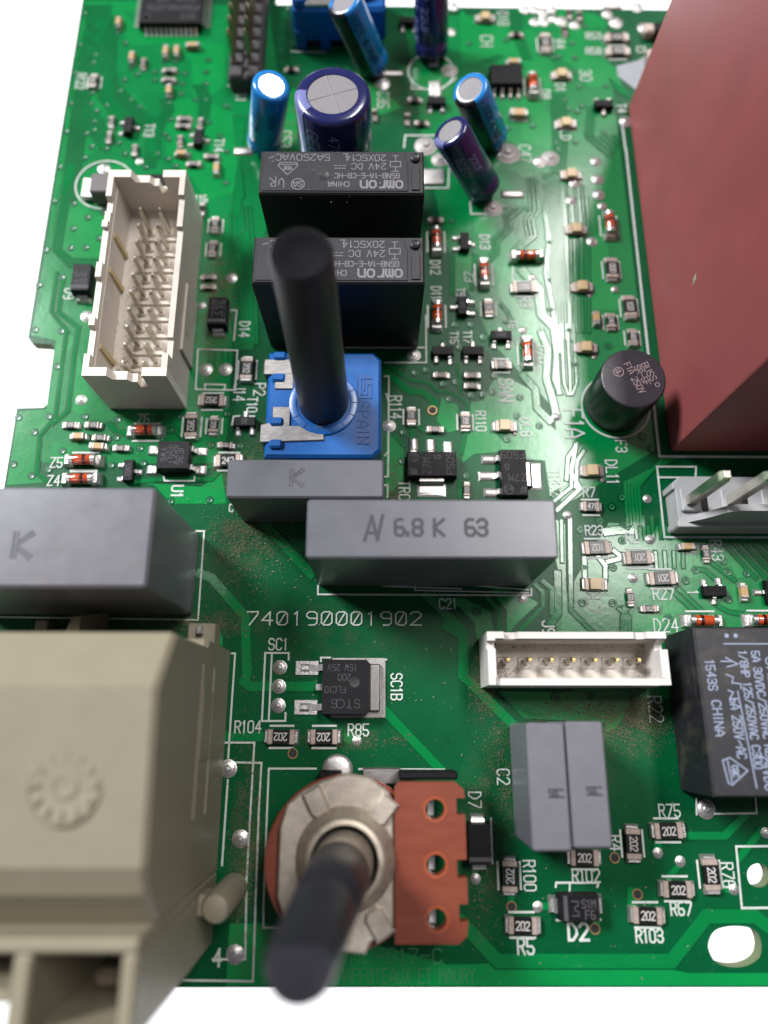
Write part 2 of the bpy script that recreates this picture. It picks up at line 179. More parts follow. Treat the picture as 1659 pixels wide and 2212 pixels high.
VIAS = [(-1.89,80.12),(2.82,72.65),(-2.03,72.7),(-6.07,72.51),(-3.64,70.39),(0.42,67.69),(-1.07,65.1),(-5.73,65.82),(-3.13,64.24),(7.27,72.25),(12.72,72.63),(14.96,70.7),(15.73,72.63),(7.35,69.64),(10.68,68.15),(7.1,65.74),(11.29,66.03),(15.34,60.78),(20.39,60.93),(20.01,68.61),(23.91,68.47),(21.88,73.1),(-5.74,85.79),(-2.05,85.56),(-5.9,113.43),(-6.01,107.29),(-6.01,98.85),(-6.19,92.97),(-5.74,85.84),(-2.95,106.89),(-0.6,104.45),(-2.51,102.51),(-2.43,99.2),(-0.25,99.26),(1.51,100.85),(-3.02,94.25),(10.38,115.07),(19.3,110.72),(1.6,105.41),(-2.05,85.61),(-5.86,143.9),(-5.87,137.25),(-3.12,135.25),(-3.23,133.67),(-5.89,131.47),(-2.69,127.57),(-5.75,125.49),(-5.77,120.07),(-5.91,113.49),(-2.4,115.21),(-2.66,119.7),(-1.71,122.06),(-1.59,124.15),(-2.63,125.5),(2.09,130.27),(3.51,126.35),(4.97,124.94),(1.6,128.05),(3.98,131.36),(6.73,131.84),(6.83,130.23),(11.5,131.62),(14.82,131.89),(14.94,129.56),(11.19,129.54),(11.23,127.54),(9.45,125.77),(13.61,126.4),(15.17,126.41),(-0.2,125.21),(-0.04,139.93),(1.49,137.74),(2.87,132.67),(8.08,133.95),(9.77,133.96),(14.97,134.34),(10.09,122.57),(15.84,122.0),(9.39,119.67),(10.06,118.79),(17.8,119.35),(19.05,116.46),(10.27,114.98),(8.54,116.03),(7.03,113.54),(2.49,117.97),(0.72,116.95),(-1.54,117.23),(-1.55,120.35),(3.59,115.96),(18.38,125.15),(11.55,113.7),(53.41,83.26),(56.73,84.79),(47.25,79.28),(48.74,79.73),(51.03,77.63),(52.76,77.87),(54.77,75.93),(56.39,76.05),(57.77,76.33),(58.15,78.84),(61.47,75.65),(51.81,75.34),(45.56,70.47),(53.77,64.34),(45.37,66.33),(60.91,72.86),(63.84,71.45),(59.39,69.48),(65.05,61.76),(73.98,61.4),(72.55,60.1),(52.9,103.99),(52.88,86.76),(55.11,86.76),(56.81,84.7),(60.17,87.39),(64.5,106.12),(60.86,106.6),(67.1,100.43),(66.68,94.06),(66.59,89.27),(68.86,85.95),(62.22,106.33),(74.11,83.53),(78.53,68.26),(77.48,69.95),(85.53,66.19),(89.71,64.72),(73.95,61.42),(72.54,60.11),(69.31,80.57),(70.84,58.22),(68.18,57.07),(73.45,55.6),(68.32,52.08),(71.95,52.08),(67.72,47.6),(71.49,47.54),(73.85,57.69),(82.35,51.76),(86.39,51.51),(88.78,51.35),(80.94,50.41),(86.0,52.96),(85.99,48.0),(78.25,45.69),(73.94,61.34),(72.54,60.08),(70.95,135.33),(70.06,135.0),(73.39,135.02),(74.01,141.48),(75.52,141.65),(73.12,138.06),(62.59,138.65),(56.6,137.97),(73.68,129.23),(77.95,129.41),(71.19,126.62),(72.95,124.36),(71.66,124.8),(73.87,125.42),(62.1,121.03),(69.29,118.27),(72.26,118.43),(72.93,132.18),(69.55,116.97),(76.8,120.36),(66.36,114.8),(65.93,121.49),(63.55,36.28),(67.92,36.34),(54.46,46.43),(54.52,46.43)]
OPEN_HOLES = [(32.33,29.78,0.46),(69.08,18.63,0.44),(71.29,14.91,0.44),(66.26,11.5,0.44),(57.17,13.66,0.44),(49.52,73.67,0.5)]
SOLDER_DOMES = [(30.42,39.66,0.75),(30.37,37.42,0.75),(30.41,35.2,0.75),(39.83,31.2,0.5),(24.87,28.1,0.9),(26.74,20.59,0.85),(26.83,9.0,0.88),(53.29,16.47,0.5),(60.1,13.66,0.5),(74.02,19.11,0.5),(76.46,18.24,0.52),(82.11,15.39,0.5),(86.6,21.21,0.5),(80.08,23.72,0.95),(60.28,48.14,0.55),(66.66,58.96,0.5),(77.03,55.74,0.55),(74.34,50.74,0.55),(77.23,61.19,0.5),(47.11,81.97,0.8),(43.68,71.4,0.75),(66.1,72.76,0.5),(62.39,85.9,0.45),(64.27,94.49,0.5),(62.41,85.93,0.5),(75.89,92.56,0.45),(18.54,79.71,0.8),(21.22,79.72,0.8),(2.06,75.1,0.65),(21.2,94.23,0.7),(1.26,87.94,0.75),(0.69,108.01,0.9),(0.78,113.26,0.8),(5.99,114.62,0.5),(17.27,89.73,0.5),(80.62,142.5,1.0),(85.15,141.31,1.0),(66.59,114.8,0.9),(68.15,115.38,1.2),(75.03,114.84,0.7),(74.99,111.57,0.8),(74.98,108.78,0.8),(75.3,106.76,0.6),(73.28,100.56,0.7),(80.33,122.45,0.9),(49.3,117.6,1.5),(51.36,115.02,1.1),(42.68,129.7,1.0),(53.33,132.39,1.1),(61.8,116.3,1.6),(59.13,106.32,1.2),(70.8,107.74,0.7),(71.49,110.8,0.7),(31.75,138.32,0.5),(65.94,145.24,0.75),(67.46,145.24,0.75),(68.94,144.59,0.75),(67.43,142.59,0.75),(68.94,142.6,0.75),(70.49,143.27,0.7),(68.87,143.59,0.6),(70.37,145.26,0.7),(54.2,145.84,0.8),(53.68,140.38,0.7),(84.35,145.84,0.9),(79.4,144.31,0.8),(71.71,142.78,0.9),(73.92,141.97,0.8),(60.46,70.26,0.25),(71.67,63.8,0.28),(72.06,81.76,0.28),(72.23,91.54,0.28)]
BARE_PADS = [(21.63,116.47,3.0,1.4),(61.51,116.21,3.2,1.7),(62.08,108.81,3.4,1.3),(42.8,131.72,6.5,1.1),(50.93,128.66,1.9,3.2),(50.8,134.59,1.6,2.6),(50.37,111.89,3.5,3.0),(80.31,145.99,3.2,1.2)]
GROUND_FILLS = [[(-6.2,146.0),(24,146.0),(27,126),(26,104),(22,84),(22,66),(-2,66),(-6.2,73.4),(-1.9,73.5),(-1.9,83.9),(-6.2,84.9)],[(46,144),(79,144),(79,68),(66,60),(66,74),(58,84),(52,100),(49,118)],[(66,36),(77,36),(99,45),(99,56),(72,58),(64,46)]]
POURS = [[(-6.2,146.9),(8,146.9),(-1.27,143.69),(-0.84,130.87),(0.58,129.02),(4.09,122.98),(0.15,124.16),(-3.26,124.75),(-4.33,121.76),(-0.47,117.09),(-4.88,113.07),(-5.87,108.25),(-5.22,99.11),(-6.2,104)],[(-0.16,145.03),(3.29,140.76),(13.2,138.22),(17.48,137.28),(18.0,129.11),(15.03,126.65),(13.11,126.64),(12.29,134.07),(8.52,137.87),(1.91,137.2),(0.52,141.07)],[(1.06,129.03),(3.61,127.81),(6.31,124.79),(4.99,123.59),(2.05,126.59)],[(9.55,126.02),(12.39,126.64),(16.8,125.45),(20.78,123.06),(21.52,110.37),(21.57,109.47),(16.65,107.52),(14.03,111.68),(10.03,115.06),(8.86,123.01)],[(-4.76,112.16),(5.83,115.05),(1.55,111.63),(2.3,102.85),(2.04,97.18),(-1.96,97.16),(-4.1,99.11)],[(-4.87,95.73),(-3.33,95.74),(-4.13,93.43),(-3.71,88.67),(-1.57,85.49),(0.27,84.52),(-0.73,82.26),(-0.43,73.43),(-1.64,71.62),(-2.94,69.84),(-2.55,64.82),(-0.93,63.32),(-6.25,62.88),(-6.25,73.41),(-2.55,73.76),(-2.41,78.95),(-2.68,84.17),(-6.25,84.89),(-6.25,84.99)],[(0.46,82.98),(2.39,77.56),(5.59,73.44),(15.8,73.02),(12.19,71.66),(7.23,71.65),(3.0,72.53),(1.02,73.43)],[(9.74,63.34),(13.99,63.14),(19.06,62.73),(21.75,64.66),(22.62,60.41),(15.43,60.4),(13.0,62.93)],[(-1.08,68.96),(1.87,68.3),(0.95,65.9),(-0.73,66.33)],[(58.26,78.89),(60.76,78.19),(63.01,76.8),(63.45,73.59),(66.17,70.67),(67.23,68.24),(66.86,63.04),(64.56,61.97),(64.25,66.48),(61.4,66.69),(58.79,67.78),(54.89,67.33),(53.21,66.02),(54.17,70.42),(54.73,74.94),(56.42,75.17)],[(50.77,75.62),(53.05,74.48),(52.94,70.86),(51.48,70.41),(50.07,72.2)],[(43.23,70.39),(44.46,69.95),(45.69,68.41),(45.45,63.85),(44.03,62.14),(43.23,61.72)],[(56.22,104.68),(60.32,104.69),(58.81,101.46),(56.35,101.99)],[(52.85,98.01),(56.22,98.29),(55.57,92.62),(52.91,91.85)],[(59.48,96.22),(61.48,96.23),(61.84,90.38),(64.56,88.15),(64.53,84.24),(62.87,85.2),(60.07,89.87),(59.05,91.62)],[(36.3,133.56),(39.29,129.22),(41.26,123.16),(45.81,124.98),(42.2,129.23)],[(25.42,124.88),(29.1,129.17),(29.71,118.97),(28.12,117.22),(26.48,117.21)],[(55.45,145.34),(57.87,142.37),(63.63,142.08),(67.57,140.79),(67.26,135.62),(69.89,134.37),(69.23,128.14),(67.59,125.09),(69.79,122.1),(69.39,116.25),(63.9,119.13),(64.7,125.07),(60.0,133.37),(55.12,134.29)],[(71.39,145.43),(77.39,144.47),(79.71,142.16),(75.33,140.83),(75.17,135.67),(77.81,134.73),(79.88,133.16),(80.51,129.42),(74.91,129.39),(73.49,133.13),(70.68,135.01)],[(60.64,120.28),(63.87,118.54),(65.61,115.94),(65.32,111.11),(61.72,113.35)],[(71.87,99.21),(75.52,103.76),(75.59,91.76),(78.22,91.77),(76.85,89.21),(72.38,89.19),(71.64,93.91)],[(56.06,50.09),(61.01,48.33),(62.31,47.56),(59.08,44.68),(58.06,43.17),(58.22,46.59),(57.32,47.75)],[(48.47,48.31),(53.09,48.13),(56.3,46.4),(56.56,43.54),(54.44,42.79),(54.14,45.06),(52.48,46.97)],[(63.44,59.41),(66.32,57.75),(65.71,46.6),(68.35,43.75),(64.75,43.93),(65.1,46.22),(64.93,52.08)],[(67.82,46.6),(67.04,48.93),(72.01,48.35),(72.13,45.46),(71.57,43.56),(70.46,43.94)],[(74.07,46.34),(77.65,46.18),(77.85,47.99),(79.48,47.83),(80.96,46.51),(79.29,46.19),(76.44,44.07),(72.87,44.07)],[(82.21,54.06),(82.94,53.21),(83.94,51.85),(82.27,50.5),(80.7,51.17),(80.33,53.72)],[(86.62,55.62),(88.47,55.63),(90.5,51.18),(87.44,50.67),(86.98,52.19),(85.1,53.04)],[(84.25,49.16),(87.03,50.17),(87.2,46.69),(85.33,46.19)],[(56.72,36.91),(71.39,36.74),(72.95,35.67),(70.64,32.65),(69.31,32.13),(69.23,33.35),(59.7,33.7)],[(26,6.0),(99,6.0),(99,7.2),(76,7.2),(70,8.4),(58,8.2),(50,8.0),(40,10.5),(30,12.0),(26,12.0)],[(18.48,44.91),(21.71,44.86),(23.24,43.31),(23.22,42.19),(21.3,42.75)]]
TRACES = [(1.1,[(19.91,51.21),(21.3,50.72),(25.85,45.78),(26.43,38.76),(26.16,37.92),(26.93,37.42),(34.46,37.43)]),(1.0,[(43.19,34.53),(49.68,27.94)]),(1.0,[(24.61,31.67),(28.79,31.67)]),(1.0,[(38.09,31.63),(39.73,31.28)]),(1.35,[(51.68,12.03),(55.44,8.36),(74.37,8.36),(78.74,12.7),(84.14,12.7),(85.7,11.47)]),(0.8,[(77.25,20.93),(81.9,20.91),(84.45,23.02)]),(0.7,[(83.22,18.61),(86.02,21.35)]),(0.6,[(76.37,17.93),(74.96,16.59)]),(0.8,[(80.59,15.66),(82.16,15.26)]),(0.9,[(74.2,20.52),(73.98,19.15)]),(0.9,[(70.67,15.13),(70.54,13.81)]),(0.9,[(66.49,12.51),(66.33,11.47)]),(0.7,[(57.19,14.79),(57.13,13.71)]),(0.7,[(60.14,13.71),(61.51,13.71)]),(0.6,[(53.24,17.6),(53.28,16.34)]),(1.1,[(27.88,57.47),(33.82,51.23)]),(1.0,[(48.28,48.51),(52.78,44.11),(52.71,38.79)]),(1.1,[(50.77,44.67),(52.74,43.54),(52.59,38.72),(58.2,33.17)]),(0.5,[(55.98,48.13),(57.36,46.59),(57.15,44.11)]),(0.5,[(63.06,50.29),(64.06,49.31),(63.87,46.41)]),(0.8,[(64.88,51.28),(64.62,46.22),(63.69,45.07)]),(0.45,[(62.07,49.9),(62.88,48.92),(62.77,47.17),(59.62,43.93)]),(0.5,[(66.96,58.38),(66.24,46.6),(69.45,43.18)]),(0.35,[(65.85,58.17),(65.57,52.88)]),(0.4,[(65.13,60.88),(67.48,62.79),(67.71,65.79)]),(0.5,[(65.41,59.66),(68.64,62.62),(67.59,64.76),(68.5,68.68)]),(0.45,[(66.92,63.9),(67.34,66.92),(68.72,68.9)]),(0.45,[(68.05,62.83),(68.54,66.49),(69.46,67.8)]),(0.9,[(65.01,85.35),(65.72,82.94),(65.22,78.44),(65.86,75.43),(66.22,72.92)]),(0.9,[(62.07,78.9),(63.64,76.8),(63.68,74.05),(65.24,72.24)]),(0.45,[(67.17,85.36),(66.26,78.21),(66.98,76.35)]),(0.17,[(66.89,112.47),(66.71,97.8),(66.79,91.4),(67.04,90.52),(66.81,84.48)]),(0.17,[(67.26,112.47),(67.06,97.81),(67.15,91.4),(67.44,90.52),(67.2,84.49)]),(0.17,[(67.63,112.47),(67.42,97.81),(67.5,91.4),(67.83,90.52),(67.59,84.49)]),(0.17,[(68.01,112.47),(67.78,97.81),(67.85,91.4),(68.23,90.52),(67.97,84.49)]),(0.17,[(68.38,112.47),(68.14,97.81),(68.2,91.4),(68.62,90.52),(68.36,84.49)]),(0.17,[(68.75,112.47),(68.5,97.81),(68.55,91.4),(69.02,90.53),(68.75,84.49)]),(0.17,[(69.12,112.48),(68.85,97.81),(68.9,91.4),(69.41,90.53),(69.14,84.49)]),(0.17,[(69.5,112.48),(69.21,97.81),(69.26,91.41),(69.81,90.53),(69.53,84.49)]),(0.3,[(64.58,111.61),(64.66,105.8),(63.71,104.16),(64.01,101.48),(61.63,99.09)]),(0.3,[(65.23,111.61),(65.3,105.8),(64.3,104.17),(64.6,101.49),(62.21,99.1)]),(0.3,[(65.88,111.62),(65.94,105.8),(64.89,104.17),(65.18,101.49),(62.8,99.1)]),(0.5,[(66.73,105.26),(67.06,101.5),(66.2,95.21),(66.76,90.14),(66.92,87.66),(66.77,76.35)]),(0.34,[(62.57,106.33),(60.79,104.97),(61.04,103.08),(58.78,100.67),(59.04,98.82),(57.3,97.25)]),(0.34,[(63.84,106.61),(61.44,104.43),(61.7,102.81),(59.44,100.41),(59.59,98.56),(58.19,97.25)]),(0.12,[(70.08,110.51),(69.78,102.57),(69.28,93.18)]),(0.12,[(70.59,110.51),(70.28,102.58),(69.72,93.18)]),(0.12,[(71.1,110.52),(70.78,102.58),(70.16,93.18)]),(0.12,[(71.61,110.52),(71.28,102.58),(70.6,93.18)]),(0.12,[(72.12,110.52),(71.77,102.58),(71.04,93.18)]),(0.12,[(72.62,110.52),(72.27,102.58),(71.48,93.18)]),(0.26,[(69.69,109.95),(69.66,101.51),(69.24,92.67),(69.05,85.71)]),(0.26,[(70.85,109.96),(70.74,101.51),(70.23,92.67),(69.92,85.71)]),(0.26,[(72.0,109.96),(71.83,101.51),(71.22,92.68),(70.78,85.71)]),(0.26,[(73.16,109.97),(72.91,101.52),(72.22,92.68),(71.65,85.71)]),(0.3,[(67.82,86.83),(67.6,77.74),(68.01,76.12)]),(0.3,[(68.68,86.83),(68.45,77.75),(68.31,76.12)]),(0.3,[(69.55,86.83),(69.29,77.75),(68.6,76.12)]),(1.3,[(63.0,95.46),(65.05,92.65),(65.22,88.4),(66.94,86.43),(67.14,83.04)]),(0.55,[(52.69,91.85),(52.85,98.01)]),(0.5,[(55.57,92.62),(56.21,98.03)]),(0.4,[(59.63,89.87),(60.25,89.12),(61.01,86.9)]),(0.35,[(74.21,119.17),(77.33,115.71)]),(0.35,[(75.21,119.29),(77.76,116.51)]),(0.35,[(76.22,119.42),(78.18,117.33)]),(0.35,[(77.23,119.54),(78.61,118.14)]),(0.35,[(78.23,119.66),(79.05,118.96)]),(0.3,[(78.67,130.65),(80.91,128.5)]),(0.3,[(78.96,130.03),(81.06,128.07)]),(0.3,[(79.25,129.42),(81.21,127.64)]),(0.3,[(79.53,128.8),(81.37,127.22)]),(0.22,[(58.57,134.31),(60.83,135.43)]),(0.22,[(59.11,134.31),(61.13,135.43)]),(0.22,[(59.65,134.32),(61.42,135.43)]),(0.22,[(60.19,134.32),(61.72,135.44)]),(0.9,[(43.01,79.78),(46.38,76.53),(48.27,76.42),(49.92,74.93),(49.59,73.79)]),(0.3,[(43.01,80.96),(46.6,78.15),(49.13,77.81),(50.16,76.54),(52.26,76.31),(54.31,74.71),(53.93,72.66)]),(0.35,[(53.86,70.42),(53.61,69.09),(53.26,67.55)]),(0.3,[(47.37,71.52),(48.19,70.74),(49.22,70.74)]),(0.35,[(53.01,80.52),(53.27,78.64),(53.52,76.31)]),(0.35,[(51.94,80.51),(51.04,77.93)]),(0.35,[(45.59,68.63),(44.46,69.95)]),(0.5,[(46.74,71.3),(46.73,69.74)]),(0.5,[(52.83,63.65),(52.97,61.53)]),(0.3,[(59.08,69.54),(58.1,70.65),(57.48,70.65)]),(0.22,[(-4.94,145.0),(-5.8,133.97),(-5.28,121.75),(-4.87,107.6)]),(0.22,[(-4.18,145.01),(-5.52,133.98),(-4.68,121.75),(-4.36,107.6)]),(0.22,[(-3.43,145.01),(-4.84,133.98),(-4.09,121.76),(-3.86,107.6)]),(0.22,[(-2.67,145.01),(-4.15,133.98),(-3.5,121.76),(-3.36,107.61)]),(0.22,[(-1.92,145.02),(-3.46,133.99),(-2.9,121.76),(-2.85,107.61)]),(0.2,[(-0.44,143.04),(0.14,133.06),(1.0,129.64),(5.35,124.79),(6.24,122.99),(6.97,115.4)]),(0.2,[(-1.2,143.03),(-0.54,133.06),(0.37,129.64),(5.42,124.01),(6.67,123.0),(7.34,115.4)]),(0.2,[(-1.95,143.03),(-1.23,133.05),(-0.26,129.64),(5.5,123.23),(7.1,123.0),(7.71,115.4)]),(0.2,[(-2.7,143.02),(-1.91,133.05),(-0.89,129.63),(5.58,122.45),(7.52,123.0),(8.09,115.4)]),(0.2,[(-3.45,143.02),(-2.6,133.05),(-1.52,129.63),(5.65,121.68),(7.95,123.0),(8.46,115.4)]),(0.2,[(-4.2,143.02),(-3.28,133.04),(-2.15,129.63),(5.73,120.92),(8.38,123.0),(8.83,115.4)]),(0.2,[(8.08,126.31),(8.75,124.2),(6.81,119.45),(6.9,113.68)]),(0.2,[(8.66,126.31),(9.23,124.21),(7.29,119.45),(7.36,113.69)]),(0.2,[(9.24,126.32),(9.71,124.21),(7.76,119.46),(7.83,113.69)]),(0.2,[(9.81,126.32),(10.19,124.21),(8.23,119.46),(8.29,113.69)]),(0.2,[(-5.77,145.66),(-4.75,137.16),(-2.83,133.36),(-1.56,126.57),(1.78,122.38)]),(0.2,[(-5.12,145.67),(-4.21,137.16),(-2.34,133.36),(-1.22,126.57),(2.11,122.38)]),(0.2,[(-4.46,145.67),(-3.67,137.17),(-1.85,133.37),(-0.89,126.57),(2.44,122.38)]),(0.2,[(-3.81,145.67),(-3.12,137.17),(-1.36,133.37),(-0.55,126.57),(2.78,122.38)]),(0.2,[(-3.15,145.68),(-2.58,137.17),(-0.87,133.37),(-0.21,126.57),(3.11,122.38)]),(0.2,[(-2.49,145.68),(-2.04,137.17),(-0.38,133.37),(0.12,126.58),(3.44,122.39)]),(0.2,[(-1.84,145.69),(-1.49,137.18),(0.11,133.38),(0.46,126.58),(3.77,122.39)]),(0.22,[(13.16,129.09),(14.31,126.65),(14.38,122.44)]),(0.22,[(13.74,129.09),(14.79,126.65),(14.81,122.44)]),(0.22,[(14.32,129.09),(15.27,126.65),(15.24,122.44)]),(0.22,[(14.9,129.1),(15.75,126.65),(15.67,122.44)]),(0.22,[(69.19,127.52),(68.99,119.15),(68.22,112.81)]),(0.22,[(69.73,127.53),(69.47,119.15),(68.73,112.82)]),(0.22,[(70.26,127.53),(69.94,119.15),(69.24,112.82)]),(0.22,[(70.79,127.53),(70.42,119.16),(69.76,112.82)]),(0.22,[(71.32,127.53),(70.89,119.16),(70.27,112.82)]),(0.25,[(63.8,145.39),(63.57,140.76),(65.25,134.98)]),(0.25,[(64.41,145.39),(64.07,140.77),(65.59,134.98)]),(0.25,[(65.02,145.4),(64.57,140.77),(65.94,134.98)]),(0.25,[(65.62,145.4),(65.07,140.77),(66.29,134.98)]),(0.25,[(74.81,125.12),(73.9,119.76)]),(0.25,[(75.34,125.12),(74.37,119.76)]),(0.25,[(75.87,125.13),(74.85,119.76)]),(0.28,[(-3.89,122.05),(-1.71,119.7),(0.0,117.09)]),(0.28,[(-3.8,123.25),(-1.34,120.59),(0.23,117.09)]),(0.28,[(-3.7,124.44),(-0.97,121.48),(0.47,117.09)]),(0.28,[(-3.61,125.65),(-0.6,122.37),(0.7,117.1)]),(0.3,[(-4.63,113.86),(-4.97,98.98),(-2.27,96.13),(2.16,96.14)]),(0.3,[(-4.21,113.86),(-4.48,98.98),(-2.16,96.7),(2.1,96.71)]),(0.3,[(-3.79,113.86),(-3.99,98.98),(-2.06,97.27),(2.03,97.28)]),(0.5,[(-2.87,93.95),(-2.84,88.67),(0.28,86.22),(0.2,85.15),(0.4,73.43),(-1.33,71.62)]),(0.4,[(-3.89,94.96),(-3.82,88.67),(-1.14,85.49),(-1.31,85.15),(-1.14,72.52),(-2.84,69.84),(-2.52,64.6),(-1.16,63.53)]),(0.25,[(19.82,123.06),(22.09,108.37),(20.46,105.08),(21.02,92.5),(22.47,82.91)]),(0.25,[(20.11,123.06),(21.88,108.09),(20.96,104.27),(21.5,92.51),(22.86,82.91)]),(0.25,[(20.4,123.06),(21.66,107.82),(21.47,103.46),(21.98,92.51),(23.24,82.91)]),(0.25,[(20.68,123.06),(21.45,107.54),(21.96,102.66),(22.47,92.51),(23.63,82.91)]),(0.25,[(20.97,123.06),(21.24,107.26),(22.46,101.86),(22.95,92.51),(24.01,82.91)]),(0.25,[(21.25,123.07),(21.03,106.99),(22.96,101.06),(23.43,92.51),(24.4,82.91)]),(0.25,[(21.54,123.07),(20.81,106.71),(23.45,100.27),(23.92,92.51),(24.78,82.91)]),(0.3,[(20.8,106.17),(22.37,95.06),(23.45,83.87)]),(0.3,[(21.4,106.17),(22.9,95.06),(23.92,83.87)]),(0.3,[(21.99,106.17),(23.43,95.06),(24.39,83.87)]),(0.3,[(22.58,106.17),(23.96,95.06),(24.86,83.87)]),(0.3,[(23.18,106.18),(24.49,95.06),(25.33,83.88)]),(0.3,[(81.69,66.86),(74.57,63.44),(74.35,57.69)]),(0.3,[(81.24,66.86),(75.01,63.34),(74.8,57.69)]),(0.3,[(80.79,66.86),(75.44,63.23),(75.24,57.69)]),(0.3,[(80.33,66.86),(75.88,63.12),(75.68,57.69)]),(0.3,[(79.88,66.86),(76.32,63.01),(76.12,57.69)]),(0.32,[(75.31,58.75),(75.37,55.95)]),(0.32,[(76.46,58.76),(76.41,55.95)]),(0.32,[(77.62,58.76),(77.46,55.95)]),(0.32,[(78.78,58.76),(78.5,55.96)]),(0.32,[(79.93,58.76),(79.55,55.96)]),(0.35,[(77.52,54.05),(77.48,52.18)]),(0.35,[(78.69,54.06),(78.62,52.18)]),(0.35,[(79.87,54.06),(79.75,52.18)]),(0.35,[(81.04,54.06),(80.88,52.18)]),(0.5,[(78.99,49.32),(81.76,46.35)]),(0.5,[(79.98,49.32),(82.74,46.35)]),(0.45,[(82.61,51.85),(83.59,51.76),(84.76,50.5),(85.24,49.16)]),(0.45,[(84.32,52.87),(85.89,51.51),(87.08,50.5)]),(0.45,[(84.65,47.18),(85.71,46.52),(87.3,46.2)]),(0.5,[(71.38,52.85),(72.75,53.19)]),(0.5,[(68.44,53.52),(68.29,50.64)]),(0.5,[(70.19,53.53),(71.01,52.33),(70.86,50.65)]),(0.5,[(72.34,54.22),(73.42,53.19)]),(0.35,[(71.08,56.99),(73.14,57.34),(74.42,56.64),(75.37,57.7)]),(0.35,[(71.22,56.71),(73.1,56.99),(74.59,56.65),(75.37,57.7)]),(0.35,[(71.37,56.43),(73.07,56.64),(74.76,56.65),(75.37,57.7)]),(0.4,[(73.5,47.16),(72.56,45.85),(72.37,43.91)]),(0.4,[(72.86,46.99),(72.98,45.85),(72.79,43.91)]),(0.4,[(72.22,46.83),(73.4,45.85),(73.22,43.91)]),(0.45,[(86.11,55.62),(89.78,50.84)]),(0.45,[(87.37,55.62),(91.03,50.85)]),(0.45,[(88.64,55.63),(92.27,50.85)]),(0.45,[(89.9,55.63),(93.52,50.85)]),(0.45,[(91.17,55.63),(94.77,50.85)]),(0.35,[(5.79,71.64),(6.94,70.53),(8.59,70.53)]),(0.35,[(6.28,71.64),(7.15,70.53),(8.62,70.22)]),(0.35,[(6.78,71.64),(7.35,70.53),(8.65,69.91)]),(0.5,[(13.83,70.66),(15.38,70.55),(16.52,69.22)]),(0.4,[(18.88,65.08),(21.26,65.95)]),(0.5,[(9.94,63.35),(13.93,63.78),(20.39,63.79),(21.7,65.3)]),(0.6,[(19.29,82.56),(19.23,80.42)]),(0.6,[(21.0,82.56),(21.14,80.43)]),(0.5,[(21.83,89.99),(21.47,88.75)]),(1.2,[(20.73,93.52),(20.82,90.49)])]
METAL_PATCH = [(79.91,133.47),(83.47,134.6),(87.26,137.65),(83.67,126.98),(83.05,128.05),(79.95,131.28)]
BOARD_OUTLINE = [(-6.6,158),(-6.6,120),(-6.56,84.62),(-5.95,83.78),(-3.24,83.57),(-2.69,82.97),(-2.54,74.45),(-3.0,73.99),(-6.51,73.87),(-6.6,5.85),(100,5.85),(100,145.3),(25.0,146.2),(25.0,158)]
SLOT_A = [(78.62,10.06),(79.42,11.22),(80.79,11.67),(82.68,11.69),(84.06,11.22),(84.45,9.94),(83.97,8.67),(82.57,7.91),(80.83,7.76),(79.31,8.17),(78.7,9.05)]
SLOT_B = [(83.86,16.86),(84.28,17.66),(85.15,18.03),(86.08,17.8),(86.41,16.86),(85.94,15.92),(85.01,15.59),(84.1,15.92)]
CAPS = {'a':([41.22,132.68,0.8],[37.15,132.19,11.55]),'b':([50.5,134.93,0.8],[49.82,139.34,11.4]),'c':([24.84,117.3,0.8],[27.56,116.48,11.95]),'e':([59.25,118.33,0.8],[54.71,116.65,11.25]),'f':([57.83,109.13,0.8],[51.82,110.23,10.55])}

